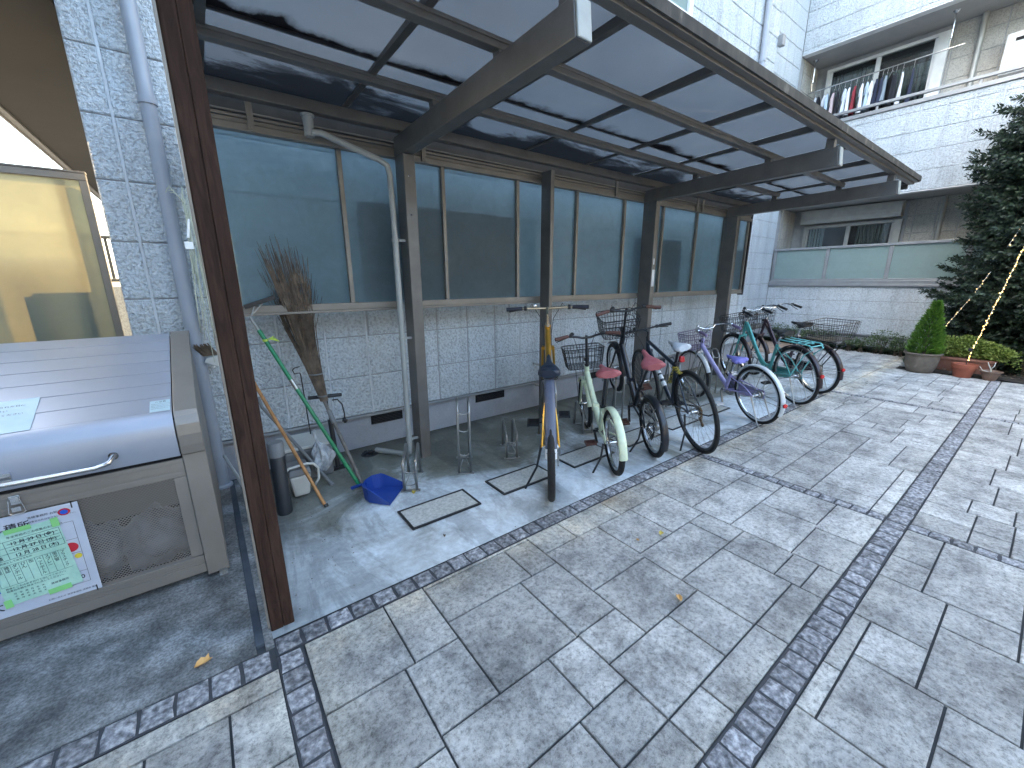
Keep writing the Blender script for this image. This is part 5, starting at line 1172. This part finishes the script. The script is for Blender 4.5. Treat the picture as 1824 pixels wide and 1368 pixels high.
# shell: floor, back and side walls with thickness
def outline(t_):  # t_ 0..1 around back from left lip to right lip
    pts=[(.10,.135),(.02,.125),(-.06,.11),(-.11,.07),(-.125,0),(-.11,-.07),(-.06,-.11),(.02,-.125),(.10,-.135)]
    k=t_*(len(pts)-1); i=min(int(k),len(pts)-2); f_=k-i; return (pts[i][0]*(1-f_)+pts[i+1][0]*f_,pts[i][1]*(1-f_)+pts[i+1][1]*f_)
def hgt(t_): 
    s_=1-abs(t_-.5)*2; return .022+.085*min(1,s_*2.1)
b.grid(lambda t_,v:dp(outline(t_)[0]*(1+.10*v) ,outline(t_)[1]*(1+.08*v),.006+hgt(t_)*v),32,4)
b.grid(lambda t_,v:dp(outline(t_)[0]*(1+.10*v)*.965,outline(t_)[1]*(1+.08*v)*.965,.009+hgt(t_)*v),32,4)
b.grid(lambda t_,v:dp(outline(t_)[0]*1.10*(1-.035*v),outline(t_)[1]*1.08*(1-.035*v),.006+hgt(t_)+.003*v),32,1)
pts=[outline(i/32) for i in range(33)]; b.poly([dp(p[0],p[1],.006) for p in pts]); b.poly([dp(p[0],p[1],.009) for p in pts][::-1])
b.grid(lambda u,v:dp(.02+.08*u,-.13+.26*v,.0095+.018*(1-u)*0),1,6); b.build('pan',M['bluep'],t,smooth='auto')
b=MB(); q0=dp(-.12,0,.085); q1=dp(-.24,0,.045); b.tube([q0,dp(-.17,0,.075),q1],[.014,.011,.013],10,flat=.7); b.build('handle',M['bluep'],t,smooth='auto')
# hand brush hung by the post
t=thing('hand_brush','brown-bristled hand brush with a pale head hanging on the wall beside the timber post','brush',(.0,3.50,.96))
b=MB(); b.hexa([(-.045,3.47,.955),(.035,3.47,.915),(.05,3.52,.925),(-.03,3.52,.965),(-.03,3.47,.985),(.05,3.47,1.0),(.06,3.52,1.0),(-.02,3.52,.99)]); b.build('head',M['offwhite'],t,bevel=.006)
b=MB(); rn=random.Random(9)
for i in range(120):
    x=rn.uniform(-.06,.03); b.tube([(x+.02,3.49,1.0),(x-.03,3.49+rn.uniform(-.02,.02),1.0+rn.uniform(.05,.09))],.002,4,caps=False)
b.build('bristles',M['twig'],t)
# dried string garland hanging from the left edge of the post
t=thing('straw_garland','tangle of pale straw cords with a white paper tag tied to the timber post edge','garland',(.015,1.80,1.6))
M['straw']=pmat('pale_straw',[(.3,(.30,.33,.26)),(.7,(.50,.52,.42))],scale=20,rough=.8)
rn=random.Random(21); b=MB()
for i in range(16):
    x=rn.uniform(.004,.016); z0=rn.uniform(1.70,1.80); pts=[(x,1.79,z0)]; zz=z0; dx=0
    L_=rn.uniform(.22,.52)
    for k in range(1,6): dx+=rn.uniform(-.008,.006); pts.append((x+dx*.9,1.785+rn.uniform(-.006,.006),z0-L_*k/5))
    b.tube(pts,rn.uniform(.0007,.0017),5)
for i in range(7): b.tube([(.010,1.79,1.74),(.0-.004*i,1.78,1.76+.006*i),(-.012-.004*i,1.78,1.775+.006*(i%3))],.0014,5)
b.build('cords',M['straw'],t,smooth=True)
b=MB(); b.tube([(.010,1.785,1.70),(.004,1.78,1.665),(.0,1.78,1.64)],.004,6); b.box(-.013,.010,1.777,1.779,1.605,1.628); b.build('tag',M['white'],t)
# cable hanging bits at the pipe
b=MB(); b.tube([(-.03,3.25,.34),(.02,2.95,.29),(.05,2.7,.28)],.010,8); tag(b.build('pipe_offcut',M['pvc'],smooth='auto'),'pale pipe end poking out left of the timber post','pipe')
# fallen leaves
M['leaf1']=pmat('dry_leaf',[(.3,(.50,.24,.06)),(.7,(.66,.42,.16))],scale=20,rough=.7); M['leaf2']=pmat('yellow_leaf',(.55,.42,.08),scale=20,rough=.7)
def leaf(x,y,s,rot,mat,lab):
    b=MB(); pts=[(-1,0),(-.5,.55),(.1,.75),(.45,.5),(.95,.75),(.8,.1),(1.1,-.2),(.5,-.45),(0,-.6),(-.6,-.4)]
    c,sn=math.cos(rot),math.sin(rot); n=len(pts)
    top=[(x+s*(px*c-py*sn),y+s*(px*sn+py*c),.008+.012*abs(py)+.004*random.random()) for px,py in pts]
    b.v=[(x,y,.007)]+top
    for i in range(n): b.face((0,1+i,1+(i+1)%n))
    tag(b.build('fallen_leaf',mat),lab,'leaf','fallen leaves on the paving')
leaf(-.213,1.80,.030,.3,M['leaf1'],'tan fallen leaf on the setts in front of the metal bin'); leaf(1.632,.83,.022,.9,M['leaf1'],'orange fallen leaf in the middle of the near paving'); leaf(2.018,1.183,.020,.2,M['leaf2'],'yellow fallen leaf on the paving beyond the orange one'); leaf(1.03,2.56,.022,1,M['leaf2'],'small dry leaf at the foot of the leftmost rack'); leaf(.961,1.96,.012,1,M['twig'],'tiny dark leaf on the shed slab near the framed mat'); leaf(1.85,1.23,.010,2,M['leaf1'],'small orange leaf scrap just left of the yellow leaf')

b=MB(); rn=random.Random(14)
for i in range(420):
    q=rn.random()
    if q<.55: x,y,z=rn.uniform(.1,7.4),3.60-abs(rn.gauss(0,.05)),.006
    elif q<.75: x,y,z=rn.uniform(.14,.5),rn.uniform(1.8,3.4),.006
    else: x,y,z=rn.uniform(.2,7),rn.uniform(1.68,1.80),.008
    a=rn.uniform(0,6.28); s_=rn.uniform(.002,.007)*(2.0 if rn.random()<.06 else 1); n=len(b.v)
    b.v+=[(x+s_*math.cos(a),y+s_*math.sin(a),z),(x+s_*.4*math.cos(a+1.6),y+s_*.4*math.sin(a+1.6),z+.002),(x-s_*math.cos(a),y-s_*math.sin(a),z),(x+s_*.4*math.cos(a-1.6),y+s_*.4*math.sin(a-1.6),z)]; b.face((n,n+1,n+2,n+3))
tag(b.build('grit_litter',M['twig']),'fine dark grit and leaf crumbs gathered along the wall foot and sett edging','litter',kind='stuff')
# ------------------------------------------------------------------ planting
def foliage_mat(name,stops,scale=3,rough=.55,trans=.25):
    T=NT(name); co=T.coord(); p=T.n('ShaderNodeBsdfPrincipled',Roughness=rough); n=T.noise(co,scale,4); at=T.n('ShaderNodeAttribute',_attribute_name='tone')
    a=T.math('MULTIPLY',(at,'Fac'),.55); c=T.math('MULTIPLY',(n,'Fac'),.45); s=T.math('ADD',(a,0),(c,0)); r=T.ramp(s,0,stops); T.l(r,0,p,'Base Color')
    tl=T.n('ShaderNodeBsdfTranslucent'); T.l(r,0,tl,'Color'); m=T.n('ShaderNodeMixShader'); m.inputs[0].default_value=trans; T.l(p,0,m,1); T.l(tl,0,m,2); return T.finish(m,0)
M['spruce']=foliage_mat('spruce_needles',[(.2,(.005,.014,.009)),(.5,(.013,.029,.016)),(.8,(.038,.068,.032))],trans=.1)
M['bark']=pmat('bark',[(.3,(.04,.03,.022)),(.7,(.10,.08,.06))],scale=14,rough=.9,bump=.8)
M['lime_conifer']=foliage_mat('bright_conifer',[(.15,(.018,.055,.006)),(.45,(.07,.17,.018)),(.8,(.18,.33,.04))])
M['bushy']=foliage_mat('yellow_green_leaves',[(.2,(.035,.07,.012)),(.45,(.14,.21,.035)),(.75,(.38,.46,.14))])
M['azalea']=foliage_mat('azalea_leaves',[(.2,(.03,.055,.025)),(.5,(.075,.12,.05)),(.8,(.17,.23,.11))])
M['mondo']=foliage_mat('mondo_grass',[(.2,(.006,.014,.007)),(.5,(.014,.032,.014)),(.8,(.035,.065,.025))],trans=.1)
def spray(mb,p,d,L,n,rn,wdt=.006,cone=.9):
    """needles radiating from a twig: slim rhombic blades"""
    if p.x<9.62+(.42 if p.z<.95 else 0) or p.x>11.33: return
    d=d.normalized(); u=d.orthogonal().normalized(); w_=d.cross(u)
    for i in range(n):
        t=i/n; a=rn.uniform(0,2*PI); o=p+d*L*t; r=(u*math.cos(a)+w_*math.sin(a)); e=(d*.75+r*cone).normalized()*rn.uniform(.05,.085)*(1.1-t*.3); s=e.cross(d).normalized()*wdt
        mb.cv=rn.random(); k=len(mb.v); mb.v+=[tuple(o),tuple(o+e*.5+s),tuple(o+e),tuple(o+e*.5-s)]; mb.face((k,k+1,k+2,k+3))
def spruce(x,y,z0,H,R,lab,seed):
    rn=random.Random(seed); t=thing('spruce_tree',lab,'tree',(x,y,z0))
    b=MB(); b.tube([(x,y,z0),(x+.02,y,z0+H*.5),(x,y,z0+H)],[.11,.07,.015],12); b.build('trunk',M['bark'],t,smooth=True)
    pf=lambda z: R*(1 if z<H*.68 else max(.04,math.sqrt(max(0,1-((z-H*.68)/(H*.36))**2))))*(.96+.07*math.sin(z*2.1))
    c=MB(); br=MB()
    for i in range(1300):
        h=rn.random(); z=z0+.15+h*(H-.25); rad_=pf(z)*rn.uniform(.80,1.10)
        a=rn.uniform(0,2*PI)
        if math.cos(a)>.25 and rn.random()<.8: continue
        d=Vector((math.cos(a),math.sin(a),0)); droop=rn.uniform(-.42,.18)
        P0=Vector((x,y,z)); pts=[P0+d*rad_*s+Vector((0,0,rad_*(droop*s+.20*s*s))) for s in (0,.35,.7,1)]
        if min(p.x for p in pts)>9.6+(.42 if z<1.2 else 0) and max(p.x for p in pts)<11.38: br.tube(pts,[.012,.008,.005,.002],4,caps=False)
        side=Vector((-d.y,d.x,0))
        for k in range(14):
            s=.30+.70*k/13; q=int(min(2,s*3)); 
            o=P0+d*rad_*s+Vector((0,0,rad_*(droop*s+.20*s*s)))
            for sg in (-1,1):
                L_=rn.uniform(.10,.24)*(1.25-s*.6); dd=d*.75+side*sg*rn.uniform(.4,.9)+Vector((0,0,rn.uniform(-.35,.25)))
                spray(c,o,dd,L_,9,rn,.013)
            if k>10: spray(c,o,d+Vector((0,0,.15)),.14,10,rn,.012)
    for i in range(5200):
        h=rn.random(); a=rn.uniform(0,2*PI); rr=pf(z0+.10+h*(H-.3))*rn.uniform(.30,.93); d=Vector((math.cos(a),math.sin(a),rn.uniform(-.35,.25)))
        if math.cos(a)>.35: continue
        spray(c,Vector((x+rr*math.cos(a),y+rr*math.sin(a),z0+.10+h*(H-.3))),d,.20,12,rn,.015)
    br.build('branches',M['bark'],t,smooth=True); c.build('crown',M['spruce'],t)
spruce(10.80,-.32,.0,4.2,1.62,'tall dark spruce strung with lights at the right edge behind the flowerpots',31)
def leaves(mb,p,n,r,rn,s0,s1,sq=(1,1,1),nrmup=.4,hollow=.45):
    for i in range(n):
        v=Vector((rn.gauss(0,1),rn.gauss(0,1),rn.gauss(0,1))).normalized(); k=hollow+(1-hollow)*rn.random()**.6
        o=Vector(p)+Vector((v.x*r*sq[0],v.y*r*sq[1],v.z*r*sq[2]))*k
        d=(v+Vector((rn.uniform(-.7,.7),rn.uniform(-.7,.7),rn.uniform(-.4,.8)))).normalized(); s=d.orthogonal().normalized(); s=(s+d.cross(s)*rn.uniform(-1,1)).normalized(); L=rn.uniform(s0,s1); w_=L*.3
        mb.cv=rn.random(); b=len(mb.v); mb.v+=[tuple(o),tuple(o+d*L*.45+s*w_),tuple(o+d*L),tuple(o+d*L*.45-s*w_)]; mb.face((b,b+1,b+2,b+3))
def pot(name,lab,x,y,prof_,mat,parts=True):
    t=thing(name,lab,'flowerpot',(x,y,0)); b=MB(); b.lathe(prof_,(x,y,0),40); b.build('pot',mat,t,smooth='auto')
    top=prof_[-1]; b=MB(); n=28; zt=max(h for r,h in prof_)-.045; rr=[r for r,h in prof_ if abs(h-zt)<.08][0]-.012
    b.lathe([(0,zt+.01),(rr*.5,zt+.012),(rr,zt)],(x,y,0),28); b.build('soil',M['soil'],t,smooth=True); return t
M['potg']=pmat('weathered_stone_pot',[(.3,(.09,.075,.06)),(.6,(.15,.125,.10)),(.75,(.26,.235,.20))],scale=6,detail=8,rough=.8,bump=.3)
M['terra']=pmat('terracotta',[(.3,(.20,.055,.03)),(.7,(.27,.08,.045))],scale=7,rough=.7,bump=.2); M['terra2']=pmat('dull_terracotta',[(.3,(.14,.06,.04)),(.7,(.19,.085,.06))],scale=7,rough=.75,bump=.2); M['potb']=pmat('brown_pot',[(.3,(.12,.075,.055)),(.7,(.19,.12,.09))],scale=8,rough=.6,dirt=.3)
p1=pot('flowerpot','large rounded greyish stone pot holding the bright green conifer',9.37,1.20,[(.0,0),(.135,0),(.16,.02),(.192,.10),(.206,.20),(.208,.27),(.212,.295),(.236,.305),(.240,.322),(.228,.33),(.205,.325),(.198,.24),(0,.24)],M['potg'])
p3=pot('flowerpot','small orange terracotta pot with the light pole stuck in it',9.40,.715,[(0,0),(.095,0),(.10,.01),(.13,.145),(.142,.147),(.148,.205),(.138,.21),(.13,.20),(.125,.13),(0,.13)],M['terra'])
p4=pot('flowerpot','smallest brown pot with a bare forked twig, at the end of the sett band',9.40,.43,[(0,0),(.06,0),(.068,.01),(.098,.10),(.105,.118),(.125,.13),(.125,.142),(.112,.145),(.09,.10),(0,.10)],M['potb'])
t=thing('planter','long terracotta trough planter full of yellow-green leaves behind the small pots','planter',(9.95,.80,0))
b=MB(); 
for (h0,h1,s0,s1) in ((0,.20,.80,1.0),(.202,.24,1.06,1.06)):
    X0,Y0=9.90,.80; a,c=.17,.36
    b.hexa([(X0-a*s0,Y0-c*s0,h0),(X0+a*s0,Y0-c*s0,h0),(X0+a*s0,Y0+c*s0,h0),(X0-a*s0,Y0+c*s0,h0),(X0-a*s1,Y0-c*s1,h1),(X0+a*s1,Y0-c*s1,h1),(X0+a*s1,Y0+c*s1,h1),(X0-a*s1,Y0+c*s1,h1)])
b.build('trough',M['terra2'],t,bevel=.008)
def bush(lab,cs,n,mat,s0,s1,seed,name='shrub',cat='shrub',grp=None,stem=True,hollow=.45):
    rn=random.Random(seed); c0=cs[0][0]; t=thing(name,lab,cat,(c0[0],c0[1],0),grp)
    b=MB(); 
    for (c,r,sq) in cs: leaves(b,c,n,r,rn,s0,s1,sq,hollow=hollow)
    b.build('foliage',mat,t); s=MB()
    for (c,r,sq) in cs:
        for k in range(6):
            a=rn.uniform(0,6.28); s.tube([(c[0]+rn.uniform(-.03,.03),c[1]+rn.uniform(-.03,.03),.0),(c[0]+r*.3*math.cos(a),c[1]+r*.3*math.sin(a),c[2]),(c[0]+r*.6*math.cos(a)*sq[0],c[1]+r*.6*math.sin(a)*sq[1],c[2]+r*.4*sq[2])],[.006,.004,.002],5,caps=False)
    s.build('stems',M['bark'],t,smooth=True); return t
bush('rounded yellow-green leafy shrub growing in the terracotta trough planter',[((9.93,.98,.40),.20,(1,1,.8)),((9.95,.78,.42),.22,(1,1,.75)),((9.93,.58,.38),.19,(1,1.1,.7)),((9.90,.42,.34),.14,(1,1.2,.7))],1700,M['bushy'],.025,.05,3)
bush('straggly pale leafy plant at the right edge beside the smallest pot',[((10.0,.12,.26),.20,(.9,1.3,.7)),((9.9,-.15,.30),.18,(1,1.2,.8))],260,M['bushy'],.03,.07,4)
# bright potted conifer
rn=random.Random(8); t=thing('potted_conifer','bright lime-green cone-shaped conifer growing in the large stone pot','conifer',(9.37,1.20,.28)); b=MB(); s=MB()
s.tube([(9.37,1.20,.24),(9.37,1.19,1.1)],[.016,.004],6)
for i in range(1500):
    h=rn.random()**1.3; z=.30+h*.84; R=.235*(1-h)**.85*(.75+.25*math.sin(min(1,h*5)*PI/2))+.014; a=rn.uniform(0,2*PI); R*=rn.uniform(.7,1.12)
    d=Vector((math.cos(a),math.sin(a),rn.uniform(.5,1.3))).normalized(); o=Vector((9.37+R*.75*math.cos(a),1.20+R*.75*math.sin(a)-.02*h,z))
    L=R*.25+.03
    for k in range(13):
        q=o+d*L*k/13; dd=(d+Vector((rn.uniform(-.8,.8),rn.uniform(-.8,.8),rn.uniform(-.3,.8)))).normalized(); w_=dd.orthogonal().normalized()*.0045; l_=rn.uniform(.018,.038)
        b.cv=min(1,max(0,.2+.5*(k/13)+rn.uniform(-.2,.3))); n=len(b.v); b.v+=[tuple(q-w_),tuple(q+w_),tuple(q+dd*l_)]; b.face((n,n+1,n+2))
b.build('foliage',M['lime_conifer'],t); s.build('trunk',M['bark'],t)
tag(t,None,None)
# white little pot and bare twig
b=MB(); b.lathe([(0,0),(.042,0),(.048,.08),(.052,.085),(.047,.087),(.042,.02),(0,.02)],(9.58,1.42,0),20); tag(b.build('white_cup',M['white'],smooth='auto'),'small white pot left of the large stone pot','flowerpot')
b=MB(); b.tube([(9.40,.43,.10),(9.40,.44,.17),(9.40,.475,.235),(9.40,.485,.27)],[.010,.009,.007,.005],6); b.tube([(9.40,.44,.17),(9.40,.415,.215),(9.40,.41,.275)],[.008,.006,.004],6); b.tube([(9.40,.435,.12),(9.40,.52,.14),(9.40,.56,.20)],[.007,.005,.003],6)
tag(b.build('bare_twig',M['offwhite'],smooth=True),'pale bare forked twig standing in the smallest brown pot','twig')
# shrubs along the wing and under the step wall
spots=[((11.05,3.95,.30),.22),((11.05,3.6,.28),.20),((11.0,3.25,.30),.21),((11.05,2.95,.27),.17),((11.0,2.55,.24),.12),((11.0,2.35,.22),.10),((11.0,2.02,.30),.24),((10.95,1.72,.26),.17)]
lb=['low shrub at the wall corner behind the handlebars of the teal bicycle','low shrub seen just past the teal bicycle saddle','shrub seen behind the large rear wire basket','shrub at the right end of the rear wire basket','thin sparse shrub between the basket and the round shrub','small sparse shrub touching the round shrub','largest rounded green shrub against the pale wing wall','shrub between the round shrub and the bright conifer']
for i,(c,r) in enumerate(spots): bush(lb[i],[(c,r,(1,1.05,.85)),((c[0],c[1]+r*.4,c[2]-.05),r*.7,(1,1,.8))],int(520*r/.2),M['azalea'],.018,.04,40+i,grp='low shrubs along the wall')
rn=random.Random(77); b=MB()
def tuft(x,y,z,n,L):
    for i in range(n):
        a=rn.uniform(0,2*PI); l_=L*rn.uniform(.6,1.1); d=Vector((math.cos(a),math.sin(a),0)); s=Vector((-d.y,d.x,0))*.0035; o=Vector((x,y,z)); b.cv=rn.random(); n_=len(b.v)
        b.v+=[tuple(o-s),tuple(o+s),tuple(o+d*l_*.35+Vector((0,0,l_*.75))+s),tuple(o+d*l_*.35+Vector((0,0,l_*.75))-s),tuple(o+d*l_*.9+Vector((0,0,l_*.6)))]; b.face((n_,n_+1,n_+2,n_+3)); b.face((n_+3,n_+2,n_+4))
for i in range(1150):
    v=rn.random(); y=1.52+v*2.9; x=rn.uniform(10.98+.25*v+.02,11.35); tuft(x,y,.0,13,.13)
for i in range(240): tuft(rn.uniform(10.1,11.0),rn.uniform(1.30,1.52),0,12,.12)
tag(b.build('mondo_grass',M['mondo']),'dark low mondo grass edging the paving below the shrubs','grass',kind='stuff')
# black pots and litter in the bed's dark corner
b=MB(); rn=random.Random(6)
for i in range(500):
    x,y=rn.uniform(9.44,10.6),rn.uniform(-1.2,1.3); a=rn.uniform(0,6.28); s=rn.uniform(.01,.03); z=.045+rn.uniform(0,.02); n=len(b.v)
    b.v+=[(x+s*math.cos(a),y+s*math.sin(a),z),(x+s*.5*math.cos(a+1.6),y+s*.5*math.sin(a+1.6),z+.006),(x-s*math.cos(a),y-s*math.sin(a),z),(x+s*.5*math.cos(a-1.6),y+s*.5*math.sin(a-1.6),z)]; b.face((n,n+1,n+2,n+3))
tag(b.build('leaf_litter',M['twig']),'brown leaf litter and bark scattered over the planting bed','leaf litter',kind='stuff')
# string lights
T=NT('warm_led'); em=T.n('ShaderNodeEmission',Strength=1.6); em.inputs[0].default_value=(1,.62,.16,1); M['led']=T.finish(em,0)
T=NT('warm_led_dim'); em=T.n('ShaderNodeEmission',Strength=.5); em.inputs[0].default_value=(1,.72,.34,1); M['led2']=T.finish(em,0)
def lights(lab,a,b_,n,r,mat,sag,name='string_lights'):
    t=thing(name,lab,'string lights',a); A_,B_=Vector(a),Vector(b_); f=lambda s:A_.lerp(B_,s)+Vector((0,0,-sag*math.sin(s*PI)))
    w_=MB(); w_.tube([f(i/12) for i in range(13)],.003,5); w_.build('wire',M['offwhite'],t,smooth=True); l_=MB(); rn=random.Random(2)
    for i in range(n):
        s=(i+rn.random()*.6)/n; p=f(s)+Vector((rn.uniform(-.008,.008),rn.uniform(-.012,.012),rn.uniform(-.008,.008))); rr=r*rn.uniform(.6,1.25); l_.lathe([(0,-rr),(rr*.8,-rr*.5),(rr,0),(rr*.8,rr*.5),(0,rr)],p,7)
    l_.build('bulbs',mat,t,smooth=True); return t
lights('bright warm string lights rising from the terracotta pot to the right edge',(9.38,.70,.26),(9.55,.44,2.15),58,.0062,M['led'],.0)
lights('faint warm string lights crossing the dark spruce behind the yellow-green shrub',(9.95,1.10,.72),(9.75,.74,1.60),22,.0055,M['led2'],.05)
lights('short row of warm bulbs high on the spruce near the right edge',(9.7,.64,1.95),(9.6,.52,2.35),6,.007,M['led2'],0)
b=MB(); b.bar((9.385,.672,.43),(9.385,.72,.44),.03,.05); b.tube([(9.385,.70,.2),(9.39,.694,.46)],.006,6); tag(b.build('solar_controller',M['black'],bevel=.003),'small black solar box on the light stake in the terracotta pot','controller')

# ------------------------------------------------------------------ upstairs laundry
def hanger_post(y,lab):
    t=thing('pole_bracket',lab,'bracket',(11.9,y,6.28)); b=MB(); b.lathe([(.05,0),(.055,-.01),(.03,-.035),(.012,-.05)],(11.9,y,6.275),16); b.tube([(11.9,y,6.23),(11.9,y,5.80)],.011,8); b.tube([(11.9,y,5.83),(11.86,y,5.80),(11.9,y,5.66)],.012,6); b.build('arm',M['chrome'],t,smooth='auto'); return t
hanger_post(4.38,'white pole bracket hanging from the upper soffit at the left end of the laundry'); hanger_post(2.19,'white pole bracket hanging from the upper soffit at the right end of the laundry')
b=MB(); b.tube([(11.9,4.45,5.63),(11.9,1.98,5.67)],.014,10); tag(b.build('clothes_pole',M['chrome'],smooth='auto'),'steel clothes pole slung under the upper balcony soffit','pole')
def cloth(n,c): M[n]=pmat(n,[(.3,tuple(x*.85 for x in c)),(.7,tuple(min(1,x*1.1) for x in c))],scale=9,rough=.9,bump=.3,bscale=30)
for n,c in (('cl_white',(.66,.68,.70)),('cl_black',(.012,.013,.018)),('cl_navy',(.018,.024,.05)),('cl_red',(.22,.025,.035)),('cl_blue',(.42,.52,.62)),('cl_pink',(.50,.40,.40)),('cl_grey',(.20,.24,.28))): cloth(n,c)
M['cl_stripe']=pmat('striped_cloth',[(.44,(.60,.64,.72)),(.5,(.25,.32,.48)),(.56,(.62,.66,.72))],scale=22,detail=0,rough=.9,stretch=(1,5,1))
items=[(4.28,'cl_white',.42,.36,'short white top at the left end of the laundry pole'),(4.20,'cl_black',.38,.34,'small black top second from the left end of the laundry pole'),(4.12,'cl_white',.44,.36,'white top hanging just left of the pale blue shirt'),(4.03,'cl_blue',.52,.40,'pale blue-grey shirt near the left end of the laundry'),(3.92,'cl_pink',.58,.36,'pinkish-white long top beside the black one'),(3.85,'cl_black',.60,.34,'black garment left of the striped white shirts'),(3.74,'cl_stripe',.56,.46,'white shirt with blue stripes left of the red top'),(3.64,'cl_white',.60,.44,'white shirt touching the red top'),
(3.54,'cl_red',.62,.38,'dark red top, the only red garment'),(3.43,'cl_white',.62,.44,'white shirt right of the red top'),(3.35,'cl_blue',.60,.42,'pale blue shirt left of the navy clothes'),(3.28,'cl_white',.58,.40,'white shirt touching the first navy garment'),(3.20,'cl_navy',.62,.42,'navy garment, first after the white shirts'),(3.11,'cl_navy',.60,.44,'navy garment, second after the white shirts'),(3.04,'cl_grey',.55,.40,'grey-blue garment among the navy clothes'),(2.97,'cl_black',.64,.44,'black garment left of the long white one'),(2.90,'cl_black',.60,.38,'black garment touching the long white one'),(2.80,'cl_white',.66,.20,'narrow long white garment near the right end of the laundry'),(2.64,'cl_navy',.70,.30,'narrow long navy garment at the right end of the laundry')]
for k,(y,m,L_,W,lab) in enumerate(items):
    rn=random.Random(k); zt=5.60-.02*(4.3-y)*-1; t=thing('hanging_garment',lab,'garment',(11.9,y,zt),'laundry on the upper balcony pole'); a=math.radians(rn.uniform(18,42)); ca,sa=math.cos(a),math.sin(a); ph=rn.uniform(0,6)
    def P3(u,v,s): # u across, v down 0..1
        wd=W*1.25*(.36+.64*min(1,v*4.5)) *(1.0+.10*v); sh=-.0 -.05*abs(u*2-1)*max(0,1-v*6)
        x=(u-.5)*wd; th=(.010+.018*v)*s+ .012*math.sin(u*13+ph+v*3)*v; z=zt-.09-L_*v*(1+.04*math.sin(u*9+ph))+sh
        return (11.9+x*ca-th*sa*1.0, y+x*sa*.55+th, z)
    b=MB(); b.grid(lambda u,v:P3(u,v,1),14,14); b.grid(lambda u,v:P3(u,v,-1),14,14); 
    for u_ in (0,1): b.grid(lambda s,v:P3(u_,v,1-2*s),1,14)
    b.build('cloth',M[m],t,smooth=True)
    if W>.35 and m not in('cl_black',):
        for sg in (0,1):
            s=MB()
            q0=P3(sg,.12,0); s.tube([q0,(q0[0]+(.05 if sg else -.05),q0[1]+.01,q0[2]-.12),(q0[0]+(.06 if sg else -.06),q0[1]+.012,q0[2]-.24)],[.030,.036,.032],7,flat=.35)
            s.build('sleeve',M[m],t,smooth=True)
    h=MB(); h.tube([(11.9,y,zt+.045),(11.915,y,zt+.03),(11.905,y,zt-.01),(11.9,y,zt-.05)],.0022,5); c_=.17; h.tube([(11.9-c_*ca,y-c_*sa*.55,zt-.105),(11.9,y,zt-.05),(11.9+c_*ca,y+c_*sa*.55,zt-.105)],.003,5); h.build('hanger',M['white'],t)
